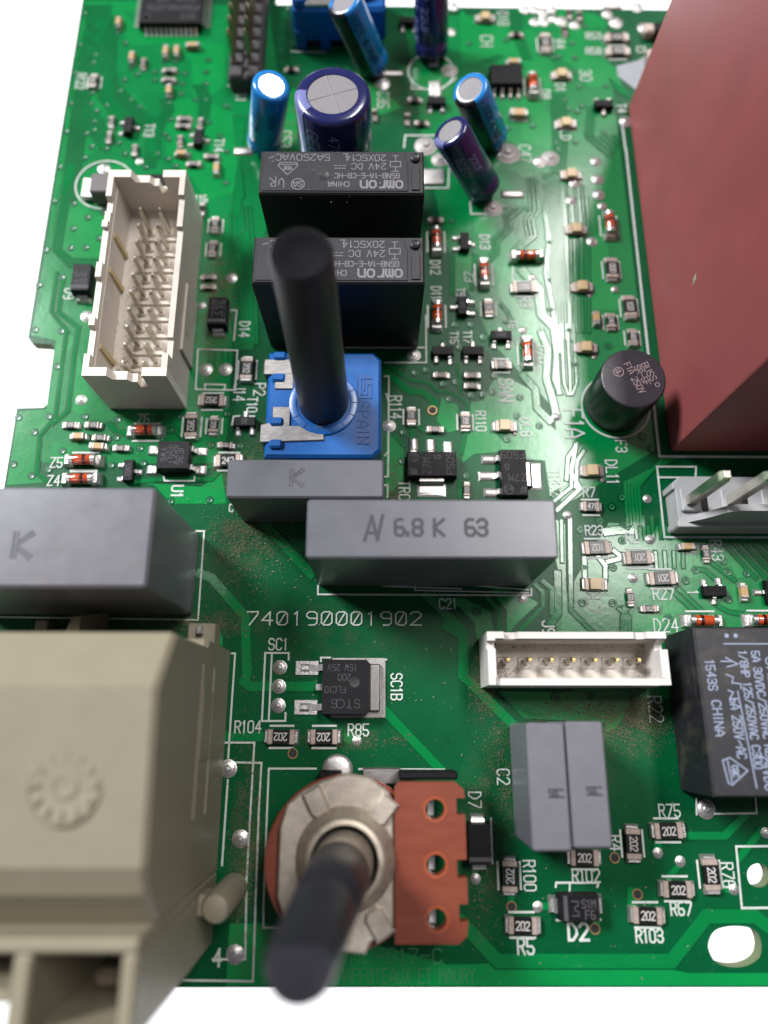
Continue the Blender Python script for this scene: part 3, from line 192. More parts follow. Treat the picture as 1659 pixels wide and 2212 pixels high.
# ---------------------------------------------------------------- materials
def lin(c):
    c /= 255.0
    return c / 12.92 if c <= .04045 else ((c + .055) / 1.055) ** 2.4
def A(r, g, b, k=1.45): return (lin(r) / k, lin(g) / k, lin(b) / k)
def mat(name, base, rough=.5, metal=0.0, spec=.5, var=.12, vs=.6, bump=0.0, bs=6.0, coat=0.0, speck=None, ss=9.0, st=.70, trans=0.0, stretch=None, dirt=None, dscale=.25, dth=.55):
    m = bpy.data.materials.new(name); m.use_nodes = True
    nt = m.node_tree; N = nt.nodes; L = nt.links
    p = N['Principled BSDF']
    p.inputs['Roughness'].default_value = rough; p.inputs['Metallic'].default_value = metal
    p.inputs['Specular IOR Level'].default_value = spec
    p.inputs['Coat Weight'].default_value = coat; p.inputs['Coat Roughness'].default_value = .12
    p.inputs['Transmission Weight'].default_value = trans
    tc = N.new('ShaderNodeTexCoord'); src = tc.outputs['Object']
    if stretch:
        mp = N.new('ShaderNodeMapping'); mp.inputs['Scale'].default_value = stretch
        L.new(src, mp.inputs[0]); src = mp.outputs[0]
    def noise(scale, detail=4, rough_=.6):
        n = N.new('ShaderNodeTexNoise'); n.inputs['Scale'].default_value = scale
        n.inputs['Detail'].default_value = detail; n.inputs['Roughness'].default_value = rough_
        L.new(src, n.inputs['Vector']); return n
    n = noise(vs)
    mr = N.new('ShaderNodeMapRange'); mr.inputs['From Min'].default_value = .25; mr.inputs['From Max'].default_value = .75
    mr.inputs['To Min'].default_value = 1 - var; mr.inputs['To Max'].default_value = 1 + var
    L.new(n.outputs[0], mr.inputs[0])
    mul = N.new('ShaderNodeMixRGB'); mul.blend_type = 'MULTIPLY'; mul.inputs[0].default_value = 1
    mul.inputs[1].default_value = (*base, 1); L.new(mr.outputs[0], mul.inputs[2])
    out = mul.outputs[0]
    def over(col, scale, th, soft, detail=3):
        nonlocal out
        q = noise(scale, detail, .65)
        r = N.new('ShaderNodeMapRange'); r.inputs['From Min'].default_value = th; r.inputs['From Max'].default_value = th + soft
        L.new(q.outputs[0], r.inputs[0])
        mx = N.new('ShaderNodeMixRGB'); mx.inputs[2].default_value = (*col, 1)
        L.new(r.outputs[0], mx.inputs[0]); L.new(out, mx.inputs[1]); out = mx.outputs[0]
    if dirt: over(dirt, dscale, dth, .22, 6)
    if speck: over(speck, ss, st, .06, 1)
    L.new(out, p.inputs['Base Color'])
    if rough > .12:
        rr = N.new('ShaderNodeMapRange'); rr.inputs['To Min'].default_value = rough * .8; rr.inputs['To Max'].default_value = min(1, rough * 1.2)
        L.new(n.outputs[0], rr.inputs[0]); L.new(rr.outputs[0], p.inputs['Roughness'])
    if bump:
        q = noise(bs, 3); bn = N.new('ShaderNodeBump'); bn.inputs['Strength'].default_value = bump; bn.inputs['Distance'].default_value = .1
        L.new(q.outputs[0], bn.inputs['Height']); L.new(bn.outputs[0], p.inputs['Normal'])
    return m
DUST = A(150, 128, 92)
MASK_D = mat('solder_mask_dark', A(0, 84, 46), .30, spec=.18, var=.18, vs=.12, bump=.09, bs=1.1, speck=A(105, 135, 90), ss=3.2, st=.735)
MASK_L = mat('solder_mask_over_copper', A(0, 138, 66), .19, var=.10, vs=.15, bump=.09, bs=1.1, speck=A(120, 165, 110), ss=3.4, st=.75)
MASK_M = mat('solder_mask_midtone', A(0, 124, 62), .20, spec=.42, var=.16, vs=.14, bump=.09, bs=1.1, speck=A(110, 150, 100), ss=3.3, st=.745)
MASK_T = mat('solder_mask_over_track', A(0, 122, 60), .135, var=.10, vs=.2, bump=.08, bs=1.2)
EDGE = mat('laminate_edge', A(105, 120, 80), .8, var=.2, vs=2)
INK = mat('white_print', A(206, 214, 206), .55, var=.10, vs=3, dirt=A(150, 165, 145), dscale=2.5, dth=.55)
TIN = mat('tin_solder', (.46, .44, .425), .38, metal=.8, var=.22, vs=2.5, bump=.45, bs=5)
TIN_D = mat('dull_solder', (.30, .28, .27), .55, metal=.4, var=.25, vs=3, bump=.35, bs=4)
LEADM = mat('tinned_lead', (.60, .585, .57), .30, metal=.95, var=.15, vs=2, bump=.1, bs=4)
TERM = mat('chip_terminal', A(190, 172, 160), .42, metal=.35, var=.2, vs=2.5, bump=.2, bs=5)
HDRPIN = mat('tarnished_header_pin', (.34, .29, .17), .32, metal=.9, var=.2, vs=1)
GOLD = mat('gold_pin', (.50, .36, .13), .3, metal=1, var=.15, vs=1)
PINM = mat('tinned_pin', (.56, .53, .46), .24, metal=1, var=.15, vs=1)
CER = mat('chip_ceramic', A(205, 200, 195), .6, var=.08)
RES = mat('resistor_black', A(15, 13, 15), .30, var=.2, vs=3, speck=A(48, 44, 42), ss=5, st=.74)
TAN = mat('capacitor_tan', A(196, 158, 105), .5, var=.12, vs=1)
LAMPM = mat('lamp_tan', A(205, 178, 132), .35, var=.1, vs=1)
MARK = mat('marking_white', A(205, 200, 195), .6, var=.1)
EPOX = mat('epoxy_black', A(20, 18, 21), .5, spec=.16, var=.12, vs=2, bump=.15, bs=6, speck=A(85, 80, 78), ss=6, st=.73)
EPOXD = mat('epoxy_side', A(16, 15, 17), .55, var=.12, vs=2, bump=.1, bs=6, speck=A(80, 75, 68), ss=5, st=.7)
LASER = mat('laser_marking', A(74, 70, 74), .7, var=.12, vs=4)
LASERD = mat('engraved_dark', A(22, 20, 24), .6, var=.1)
GLASS = mat('amber_glass', A(196, 78, 36), .10, var=.3, vs=1.2, coat=.8, spec=.6)
BAND = mat('diode_band', A(58, 14, 12), .15, coat=.7, var=.1)
RELAY = mat('relay_plastic', A(34, 32, 38), .46, spec=.4, var=.10, vs=.5, bump=.12, bs=7, speck=A(128, 124, 128), ss=4.2, st=.755)
RPRINT = mat('relay_print', A(128, 124, 132), .65, var=.08, vs=4)
RELAY2 = mat('dusty_relay_plastic', A(32, 31, 37), .5, var=.12, vs=.6, bump=.1, bs=7, dirt=A(72, 66, 58), dscale=.35, dth=.50, speck=A(105, 98, 92), ss=4, st=.74)
RPRINT2 = mat('relay_blue_print', A(150, 160, 185), .6, var=.1, vs=4)
GREY = mat('grey_box_plastic', A(104, 104, 111), .30, var=.035, vs=.4, bump=.10, bs=9)
GREYD = mat('dusty_grey_plastic', A(116, 115, 122), .30, var=.05, vs=.5, bump=.08, bs=8, dirt=A(122, 108, 92), dscale=.3, dth=.6)
GINK = mat('dark_print', A(52, 48, 58), .6, var=.2, vs=3)
GPRESS = mat('pressed_letter', A(84, 82, 92), .5, var=.1)
BEIGE = mat('beige_plastic', A(148, 140, 118), .45, var=.03, vs=.3, bump=.04, bs=5)
BEIGEM = mat('beige_connector_pin', A(120, 108, 92), .4, var=.1)
IVORY = mat('ivory_plastic', A(234, 223, 208), .42, var=.05, vs=.4, bump=.05, bs=5)
IVORYD = mat('soiled_ivory', A(226, 216, 204), .5, var=.06, vs=.5, dirt=A(176, 142, 104), dscale=.22, dth=.60, bump=.05, bs=4)
IVORYS = mat('dusty_ivory', A(212, 202, 188), .45, var=.08, vs=.6, dirt=A(150, 132, 112), dscale=.4, dth=.58)
STAIN = mat('yellow_rib', A(214, 190, 142), .5, var=.1)
NYLON = mat('white_nylon', A(228, 222, 216), .35, var=.04, bump=.04, bs=4)
NYLOND = mat('soiled_nylon', A(222, 212, 200), .4, var=.06, vs=.5, dirt=A(168, 134, 92), dscale=.5, dth=.60)
MILK = mat('milky_nylon', A(182, 182, 182), .34, var=.08, vs=.4)
BLUE = mat('blue_plastic', A(6, 92, 168), .32, var=.06, vs=.5, bump=.05, bs=5, speck=A(110, 140, 190), ss=3.4, st=.77)
BLUED = mat('blue_recess', A(6, 76, 146), .4, var=.08)
STEEL = mat('contact_steel', (.56, .53, .51), .30, metal=1, var=.12, vs=1.2, bump=.08, bs=3, stretch=(1, 5, 1))
SHAFT = mat('black_shaft', A(36, 35, 42), .40, var=.2, vs=.4, bump=.06, bs=4, speck=A(75, 72, 72), ss=3, st=.76)
ZINC = mat('zinc_plate', (.46, .405, .335), .46, metal=.7, var=.2, vs=.7, bump=.2, bs=3, dirt=(.20, .17, .15), dscale=.8, dth=.66)
BRASS = mat('yellowed_zinc', (.42, .365, .29), .50, metal=.7, var=.2, vs=1, bump=.15, bs=3)
PHENOL = mat('phenolic_board', A(128, 58, 36), .42, var=.10, vs=.6, bump=.05, bs=4, stretch=(.5, 2, 1))
PHENOLE = mat('phenolic_hole_rim', A(160, 74, 38), .45, var=.1)
REDBOX = mat('maroon_case', A(160, 80, 80), .55, var=.10, vs=.12, bump=.14, bs=6, speck=A(168, 125, 120), ss=2.6, st=.765)
FUSE = mat('fuse_plastic', A(50, 46, 54), .42, var=.08, bump=.55, bs=3.4)
FUSES = mat('fuse_side', A(20, 19, 22), .35, var=.08)
FPRINT = mat('fuse_print', A(175, 150, 150), .6)
CAPB = mat('blue_sleeve', A(16, 130, 208), .25, var=.05, coat=.4)
CAPBK = mat('black_stripe', A(16, 16, 20), .3, var=.05, coat=.3)
CAPV = mat('violet_sleeve', A(28, 32, 90), .22, var=.06, coat=.5)
CAPVL = mat('pale_violet_stripe', A(120, 124, 180), .3, var=.05, coat=.4)
ALU_B = mat('polished_aluminium_top', (.75, .74, .74), .22, metal=.95, var=.05)
ALU = mat('aluminium_top', (.17, .16, .165), .62, metal=.1, var=.08, vs=2, bump=.12, bs=6)
CPRINT = mat('sleeve_print', A(140, 150, 205), .5)
CPRINTD = mat('sleeve_print_dark', A(14, 40, 90), .5)
HDR = mat('header_black', A(56, 52, 54), .6, var=.15, vs=1, bump=.2, bs=4)
TIPM = mat('dark_shaft_tip', A(20, 19, 23), .85, spec=.12, var=.4, vs=.8)  # darker and duller than the shaft, for its dished end
DARK = mat('recess_shade', (.006, .007, .006), .7, var=.05)  # near-black: the shade inside holes is put into this colour
RINGM = mat('tinned_ring', A(180, 150, 100), .35, metal=.6, var=.15)
VIAM = mat('via_plug', A(0, 52, 32), .35, var=.1)
VIAR = mat('via_rim', A(30, 120, 75), .2, var=.15)
LETTER = mat('copper_lettering', A(40, 132, 74), .4, var=.15, vs=2)
DUSTM = mat('dust_flecks', A(124, 114, 92), .95, var=.3, vs=2, spec=.1)
PALEDUST = mat('pale_dust', A(165, 160, 140), .95, var=.3, vs=2, spec=.1)
DARKBLK = mat('grey_block', A(92, 84, 84), .5, var=.12, vs=.8)
PATCH = mat('bare_tin_patch', A(150, 155, 160), .5, metal=.1, var=.1, vs=.6, bump=.15, bs=2)
WHITE = mat('white_card', (.93, .93, .93), .9, var=.0, spec=.2)

# ---------------------------------------------------------------- mesh builder
class M:
    def __init__(s): s.v = []; s.f = []
    def loft(s, loops, cap0=True, cap1=True, closed=True):
        n = len(loops[0]); b = len(s.v)
        for lp in loops: s.v += [tuple(p) for p in lp]
        for k in range(len(loops) - 1):
            for i in range(n if closed else n - 1):
                j = (i + 1) % n
                s.f.append((b + k*n + i, b + k*n + j, b + (k+1)*n + j, b + (k+1)*n + i))
        if cap0: s.f.append(tuple(b + i for i in reversed(range(n))))
        if cap1: s.f.append(tuple(b + (len(loops)-1)*n + i for i in range(n)))
        return s
    def prism(s, poly, z0, z1, c=0.0, c0=0.0):
        poly = ccw(poly)
        lp = []
        if c0: lp += [[(x, y, z0) for x, y in inset(poly, c0)], [(x, y, z0 + c0) for x, y in poly]]
        else: lp.append([(x, y, z0) for x, y in poly])
        if c: lp += [[(x, y, z1 - c) for x, y in poly], [(x, y, z1) for x, y in inset(poly, c)]]
        else: lp.append([(x, y, z1) for x, y in poly])
        return s.loft(lp)
    def box(s, x0, x1, y0, y1, z0, z1, c=0.05, c0=0.0):
        k = c
        return s.prism([(x0+k, y0), (x1-k, y0), (x1, y0+k), (x1, y1-k), (x1-k, y1), (x0+k, y1), (x0, y1-k), (x0, y0+k)] if k else [(x0, y0), (x1, y0), (x1, y1), (x0, y1)], z0, z1, c, c0)
    def taper(s, x0, x1, y0, y1, z0, zm, z1, d):
        q = lambda e, z: [(x0+e, y0+e, z), (x1-e, y0+e, z), (x1-e, y1-e, z), (x0+e, y1-e, z)]
        return s.loft([q(d*.6, z0), q(0, zm), q(d, z1)])
    def lathe(s, prof, cx=0, cy=0, n=24, cap0=True, cap1=True):
        return s.loft([[(cx + r*math.cos(2*math.pi*i/n), cy + r*math.sin(2*math.pi*i/n), z) for i in range(n)] for r, z in prof], cap0, cap1)
    def strip(s, path, x0, x1, t):
        "a sheet-metal strip following path [(y, z)], between x0 and x1"
        L = []
        for i, (y, z) in enumerate(path):
            a = path[max(i-1, 0)]; b = path[min(i+1, len(path)-1)]
            dy, dz = b[0]-a[0], b[1]-a[1]; l = math.hypot(dy, dz) or 1
            ny, nz = -dz/l*t/2, dy/l*t/2
            L.append([(x0, y+ny, z+nz), (x1, y+ny, z+nz), (x1, y-ny, z-nz), (x0, y-ny, z-nz)])
        return s.loft(L)
    def wall(s, prof, t, axis, pos):
        "an upright plate with elevation outline prof [(u, z)], thickness t; axis 'x': the plate lies in the x-z plane at y = pos"
        P = (lambda u, z, d: (u, pos+d, z)) if axis == 'x' else (lambda u, z, d: (pos+d, u, z))
        pr = ccw(prof)
        return s.loft([[P(u, z, 0) for u, z in pr], [P(u, z, t) for u, z in pr]])
    def ribbon(s, pts, w, fz, cap=True):
        pts = [p for i, p in enumerate(pts) if i == 0 or math.dist(p, pts[i-1]) > 1e-6]
        if len(pts) < 2: return s
        closed = math.dist(pts[0], pts[-1]) < 1e-4
        if closed: pts = pts[:-1]
        n = len(pts); Lp = []; Rp = []
        for i in range(n):
            if closed: a, b, c = pts[i-1], pts[i], pts[(i+1) % n]
            else: a, b, c = pts[max(i-1, 0)], pts[i], pts[min(i+1, n-1)]
            def un(p, q):
                l = math.dist(p, q); return ((q[0]-p[0])/l, (q[1]-p[1])/l) if l > 1e-9 else None
            d1 = un(a, b); d2 = un(b, c); d1 = d1 or d2; d2 = d2 or d1
            n1 = (-d1[1], d1[0]); n2 = (-d2[1], d2[0])
            mx, my = n1[0]+n2[0], n1[1]+n2[1]; l2 = mx*mx+my*my
            k = min(2/l2, 1.6) if l2 > .05 else 1
            if l2 <= .05: mx, my = n1
            e = (0, 0)
            if cap and not closed:
                if i == 0: e = (-d1[0]*w/2, -d1[1]*w/2)
                elif i == n-1: e = (d1[0]*w/2, d1[1]*w/2)
            Lp.append((b[0]+e[0]+mx*k*w/2, b[1]+e[1]+my*k*w/2)); Rp.append((b[0]+e[0]-mx*k*w/2, b[1]+e[1]-my*k*w/2))
        o = len(s.v)
        for l, r in zip(Lp, Rp): s.v += [fz(*l), fz(*r)]
        for i in range(n if closed else n-1):
            j = (i+1) % n
            s.f.append((o+2*i, o+2*i+1, o+2*j+1, o+2*j))
        return s
    def track(s, pts, w, h, e=.04):
        "a raised conductor with sloping flanks"
        a = M().ribbon(pts, w + 2*e, lambda x, y: (x, y, 0)); c = M().ribbon(pts, w, lambda x, y: (x, y, h))
        n = len(a.v) // 2; L = []
        for i in range(n): L.append([a.v[2*i], c.v[2*i], c.v[2*i+1], a.v[2*i+1]])
        return s.loft(L, closed=False, cap0=True, cap1=True)
    def xf(s, mtx, start=0):
        for i in range(start, len(s.v)): s.v[i] = tuple(mtx @ Vector(s.v[i]))
        return s
    def mesh(s, name, smooth=None):
        me = bpy.data.meshes.new(name); me.from_pydata(s.v, [], s.f)
        bm = bmesh.new(); bm.from_mesh(me); bmesh.ops.recalc_face_normals(bm, faces=bm.faces); bm.to_mesh(me); bm.free()
        if smooth is not None:
            me.shade_smooth(); me.set_sharp_from_angle(angle=rad(smooth))
        return me
def ccw(p):
    a = sum(p[i-1][0]*p[i][1] - p[i][0]*p[i-1][1] for i in range(len(p)))
    return list(p) if a > 0 else list(reversed(p))
def inset(p, d):
    out = []; n = len(p)
    for i in range(n):
        a, b, c = p[i-1], p[i], p[(i+1) % n]
        l1 = math.dist(a, b) or 1; l2 = math.dist(b, c) or 1
        n1 = (-(b[1]-a[1])/l1, (b[0]-a[0])/l1); n2 = (-(c[1]-b[1])/l2, (c[0]-b[0])/l2)
        mx, my = n1[0]+n2[0], n1[1]+n2[1]; q = mx*mx+my*my
        k = min(2/q, 2.5) if q > 1e-3 else 1
        out.append((b[0]+mx*k*d, b[1]+my*k*d))
    return out
def circle(cx, cy, r, n=24): return [(cx + r*math.cos(2*math.pi*i/n), cy + r*math.sin(2*math.pi*i/n)) for i in range(n)]

# ---------------------------------------------------------------- objects
def thing(name, label, cat, loc=(0, 0, 0), rot=0, group=None):
    o = bpy.data.objects.new(name, None); COL.objects.link(o); o.empty_display_size = 1
    o.location = loc; o.rotation_euler = (0, 0, rad(rot))
    o['label'] = label; o['category'] = cat
    if group: o['group'] = group
    return o
CACHE = {}
def vary(o, d=.16):
    o.scale = (1, 1 + random.uniform(-d, d)*.5, 1 + random.uniform(-d, d)*2.2)
def part(name, m, material, parent, smooth=None, key=None, label=None, loc=None, kind=None):
    if key is not None and key in CACHE: me = CACHE[key]
    else:
        me = m() if callable(m) else m
        me = me.mesh(name, smooth) if isinstance(me, M) else me
        me.materials.append(material)
        if key is not None: CACHE[key] = me
    o = bpy.data.objects.new(name, me); COL.objects.link(o); o.parent = parent
    if loc: o.location = loc
    if label: o['label'] = label
    if kind: o['kind'] = kind
    if name == 'solder_fillet': vary(o)
    if name == 'marking': o.location = (random.uniform(-.06, .06), random.uniform(-.05, .05), 0)
    return o

# ---------------------------------------------------------------- stroke lettering
GL = {'0':'10 01 05 16 36 45 41 30 10','@':'10 01 05 16 36 45 41 30 10|11 35','1':'15 26 20','2':'05 16 36 45 44 00 40','3':'05 16 36 45 44 33 13|33 42 41 30 10 01',
'4':'30 36|36 02 42','5':'46 06 03 33 42 41 30 10 01','6':'36 16 05 01 10 30 41 42 33|33 03','7':'06 46 45 10','8':'13 04 05 16 36 45 44 33 13|13 02 01 10 30 41 42 33','9':'43 13|13 04 05 16 36 45 41 30 10',
'A':'00 03 26 43 40|02 42','B':'00 06|06 36 45 44 33 03|33 42 41 30 00','C':'45 36 16 05 01 10 30 41','D':'00 06 26 44 42 20 00','E':'46 06 00 40|03 33','F':'46 06 00|03 33',
'G':'45 36 16 05 01 10 30 41 43 23','H':'00 06|40 46|03 43','I':'20 26','J':'46 41 30 10 01','K':'00 06|46 03 40','L':'06 00 40','M':'00 06 23 46 40','N':'00 06 40 46','O':'10 01 05 16 36 45 41 30 10',
'P':'00 06|06 36 45 44 33 03','Q':'10 01 05 16 36 45 41 30 10|22 40','R':'00 06|06 36 45 44 33 03|23 40','S':'45 36 16 05 04 13 33 42 41 30 10 01','T':'06 46|26 20','U':'06 01 10 30 41 46',
'V':'06 20 46','W':'06 10 23 30 46','X':'00 46|06 40','Y':'06 23 46|23 20','Z':'06 46 00 40','-':'03 43','.':'10 11','/':'00 46','~':'02 13 23 33 44','+':'03 43|21 25',
'o':'10 01 03 14 34 43 41 30 10','m':'00 04 14 23 20|23 34 43 40','r':'00 04|02 14 34','n':'00 04 34 43 40','e':'02 42|42 43 34 14 03 01 10 30','=':'04 44|02 12|22 22.|32 42'}
def strokes(s, h, asp=.62, gap=.42, x=0.0, y=0.0):
    "polylines of a line of lettering of height h centred on (x, y)"
    k = h/6; adv = []; W = 0
    for ch in s:
        w = {'1': 2.6, 'I': 2.0, '.': 2.2, ' ': 3.0}.get(ch, 4.0) if asp < 1 else 4.0
        adv.append((W, w)); W += w + gap*4
    W -= gap*4
    out = []
    for ch, (x0, w) in zip(s, adv):
        if ch == ' ' or ch not in GL: continue
        off = {'1': -.7, 'I': -1.0, '.': -.4}.get(ch, 0) if asp < 1 else 0
        for st in GL[ch].split('|'):
            out.append([((x0 + off + int(q[0]) - W/2)*k*asp*1.15 + x, (int(q[1]) - 3)*k + y) for q in st.split()])
    return out
def turn(pl, a, x=0, y=0):
    c, s = math.cos(rad(a)), math.sin(rad(a))
    return [[(p[0]*c - p[1]*s + x, p[0]*s + p[1]*c + y) for p in l] for l in pl]
def letters(pl, w, z, m=None, step=.004):
    m = m or M(); out = []
    for l in pl:
        cur = [l[0]]
        for k in range(1, len(l)):
            cur.append(l[k])
            if k < len(l) - 1:
                a, b, c = l[k-1], l[k], l[k+1]
                u, v = (b[0]-a[0], b[1]-a[1]), (c[0]-b[0], c[1]-b[1])
                q = math.hypot(*u)*math.hypot(*v)
                if q > 0 and (u[0]*v[0] + u[1]*v[1])/q < -.15: out.append(cur); cur = [l[k]]
        out.append(cur)
    for i, l in enumerate(out):
        zz = z + (i % 6)*step
        m.ribbon(l, w, lambda x, y, zz=zz: (x, y, zz))
    return m
def ring(r, n=28, x=0, y=0): return [circle(x, y, r, n) + [circle(x, y, r, n)[0]]]

def print_lines(t, name, groups, w, z, material, step=.002):
    for g_ in groups: part(name, letters(g_, w, z, step=step), material, t)

# ================================================================= setting: white card far below
part('backdrop', M().box(-1500, 1600, -1300, 2300, -612, -600, 0), WHITE, None, kind='structure')

# ================================================================= circuit board
board = thing('circuit_board', 'green printed circuit board with white print, notched on its left edge', 'circuit board')
def plate_mesh(name, outline, holes, z0, z1):
    "a flat plate with holes cut right through it"
    loops = [ccw(outline)] + [list(reversed(ccw(h))) for h in holes]
    flat = [p for l in loops for p in l]; n = len(flat)
    tri = tessellate_polygon([[Vector((x, y, 0)) for x, y in l] for l in loops])
    v = [(x, y, z1) for x, y in flat] + [(x, y, z0) for x, y in flat]
    f = [tuple(t) for t in tri] + [tuple(n + k for k in reversed(t)) for t in tri]
    o = 0
    for l in loops:
        for k in range(len(l)):
            a, b = o + k, o + (k+1) % len(l)
            f.append((a, n+a, n+b, b))
        o += len(l)
    me = bpy.data.meshes.new(name); me.from_pydata(v, [], f)
    bm = bmesh.new(); bm.from_mesh(me); bmesh.ops.recalc_face_normals(bm, faces=bm.faces); bm.to_mesh(me); bm.free()
    return me
def smooth(p, k=4):
    "rounded outline through the points p"
    out = []
    for i in range(len(p)):
        a, b, c, d = p[i-1], p[i], p[(i+1) % len(p)], p[(i+2) % len(p)]
        for j in range(k):
            t = j/k
            out.append(tuple(.5*(2*b[q] + (c[q]-a[q])*t + (2*a[q]-5*b[q]+4*c[q]-d[q])*t*t + (3*b[q]-a[q]-3*c[q]+d[q])*t**3) for q in (0, 1)))
    return out
holes = [smooth(SLOT_A), smooth(SLOT_B)] + [circle(x, y, r, 14) for x, y, r in OPEN_HOLES]
pm = plate_mesh('laminate', BOARD_OUTLINE, holes, -1.6, 0)
lam = part('laminate', pm, MASK_D, board)
pm.materials.append(EDGE)
for p in pm.polygons:
    if abs(p.normal.z) < .5: p.material_index = 1
for poly in GROUND_FILLS:
    part('ground_fill', M().prism(poly, 0, .028, .02), MASK_M, board)
for i, poly in enumerate(POURS):
    part('copper_pour', M().prism(poly, 0, .036 + .0008*(i % 10), .03), MASK_L, board)
gap = M()
for i, (w, pts) in enumerate(TRACES):
    z = .05 + .0004*(i % 30)
    gap.ribbon(pts, w + .34, lambda x, y, z=z: (x, y, z))
for i, (x, y) in enumerate(VIAS):
    gap.loft([[(px, py, .066 + .0003*(i % 9)) for px, py in circle(x, y, .55, 12)]], False, True)
part('track_clearance', gap, MASK_D, board, kind='stuff')
for i, (w, pts) in enumerate(TRACES):
    part('copper_track', M().track(pts, w, .085 + .0006*(i % 30)), MASK_T, board)
for i, (x, y) in enumerate(VIAS):
    vm = part('via', lambda: M().lathe([(.40, .04), (.38, .12), (.24, .13), (.19, .09), (.0001, .085)], n=12, cap0=False, cap1=False), VIAR, board, 50, 'via', loc=(x, y, 0))
    part('via_plug', lambda: M().lathe([(.21, .095), (.2, .105), (.0001, .108)], n=10, cap0=False, cap1=False), VIAM, vm, None, 'viaplug')
for x, y, r in OPEN_HOLES:
    hm = part('plated_hole', lambda: M().lathe([(r+.17, .02), (r+.15, .15), (r+.02, .15), (r, .112)], n=20, cap0=False, cap1=False), RINGM, board, 50, ('hole', r), loc=(x, y, 0))
    part('hole_shade', lambda: M().lathe([(r, .114), (.01, .112)], n=20, cap0=False, cap1=False), DARK, hm, None, ('holef', r))  # black disc across the hole mouth, painted shade instead of depth
for x, y, r in SOLDER_DOMES:
    R = round(r, 2)
    part('solder_joint', lambda: M().lathe([(R*1.16, .03), (R*1.14, .10), (R, .12), (R*.86, .12+R*.13), (R*.55, .12+R*.20), (R*.34, .12+R*.25), (R*.28, .12+R*.40), (.001, .12+R*.42)], n=18, cap0=False, cap1=False), TIN if R < 1.05 else TIN_D, board, 60, ('dome', R), loc=(x, y, 0))
for x, y, w, h in BARE_PADS:
    part('solder_pad', M().loft([[(x-w/2+q, y-h/2+q, z), (x+w/2-q, y-h/2+q, z), (x+w/2-q, y+h/2-q, z), (x-w/2+q, y+h/2-q, z)] for q, z in ((0, .02), (.05, .16), (.3, .32), (.5, .36))]), TIN, board, 40)
part('metal_patch', M().prism(METAL_PATCH, 0, .14, .05), PATCH, board)
for s, x, y, a, h, w, asp in PRINT_TEXT:
    part('printed_label', letters(turn(strokes(s, h, asp), a, x, y), w, .118), INK, board)
for s, x, y, a, h, w, asp in COPPER_TEXT:
    part('copper_lettering', letters(turn(strokes(s, h, asp), a, x, y), w, .06), LETTER, board)
for i, (w, pts) in enumerate(OUTLINES):
    part('printed_outline', M().ribbon(pts, w, lambda x, y: (x, y, .146 + .001*(i % 12))), INK, board)
for x, y, r in RINGS:
    part('printed_ring', M().ribbon(ring(r, 40, x, y)[0], .24, lambda px, py: (px, py, .16)), INK, board)

# ================================================================= chip components
def solder_wedge(x, y, wx, wy, h):   # fillet in front of a terminal
    return [[(x-wx/2, y-wy/2, .05), (x+wx/2, y-wy/2, .05), (x+wx/2, y+wy/2, .05), (x-wx/2, y+wy/2, .05)],
            [(x-wx*.42, y-wy*.42, .05+h*.5), (x+wx*.42, y-wy*.42, .05+h*.5), (x+wx*.42, y+wy*.42, .05+h*.5), (x-wx*.42, y+wy*.42, .05+h*.5)],
            [(x-wx*.2, y-wy*.36, .05+h), (x+wx*.2, y-wy*.36, .05+h), (x+wx*.2, y+wy*.36, .05+h), (x-wx*.2, y+wy*.36, .05+h)]]
SIZE = {'R12': (3.2, 1.65, .6, .62), 'R08': (2.1, 1.3, .55, .45), 'R06': (1.62, .85, .48, .34), 'C08': (2.1, 1.3, .9, .5), 'C06': (1.6, .85, .8, .38), 'LED': (2.5, 1.5, .9, .55)}
bars = M(); barn = 0
def chip(kind, x, y, rot, mark, mr, label, group):
    L, W, Hh, tl = SIZE[kind]
    cat, nm = {'R': ('resistor', 'chip_resistor'), 'C': ('capacitor', 'chip_capacitor'), 'L': ('indicator lamp', 'chip_lamp')}[kind[0]]
    t = thing(nm, label, cat, (x, y, 0), rot + random.uniform(-2.5, 2.5), group)
    z0 = .12
    if kind[0] == 'R':
        part('body', lambda: M().box(-L/2+tl*.5, L/2-tl*.5, -W/2+.02, W/2-.02, z0, z0+Hh-.06, .03), CER, t, None, kind+'body')
        part('glaze', lambda: M().box(-L/2+tl, L/2-tl, -W/2-.01, W/2+.01, z0+.04, z0+Hh, .04), RES, t, None, kind+'glaze')
        if mark:
            h = {'R12': .82, 'R08': .66, 'R06': .48}[kind]
            part('marking', letters(turn(strokes(mark, h, .62 if len(mark) < 4 else .5, .36), mr), h*.15, z0+Hh+.008, step=.0015), MARK, t, None)
    elif kind[0] == 'C':
        part('body', lambda: M().box(-L/2+tl*.8, L/2-tl*.8, -W/2+.02, W/2-.02, z0, z0+Hh, .05), TAN, t, None, kind+'body')
    else:
        part('base', lambda: M().box(-L/2+.1, L/2-.1, -W/2+.05, W/2-.05, z0, z0+.36, .03), CER, t, None, kind+'base')
        part('lens', lambda: M().taper(-L/2+tl, L/2-tl, -W/2, W/2, z0+.34, z0+.4, z0+Hh, .06), LAMPM, t, None, kind+'body')
    for sx in (-1, 1):
        th = Hh if kind[0] != 'L' else .42
        lp = part('terminal', lambda: M().box(min(sx*L/2, sx*(L/2-tl)), max(sx*L/2, sx*(L/2-tl)), -W/2-.02, W/2+.02, z0-.05, z0+th+.015, .07), TERM, t, None, (kind, 'term', sx))
        part('solder_fillet', lambda: M().loft(solder_wedge(sx*(L/2+.16), 0, .62, W*1.08, th*.85)), TIN, lp, 30, (kind, 'fil', sx))
    return t
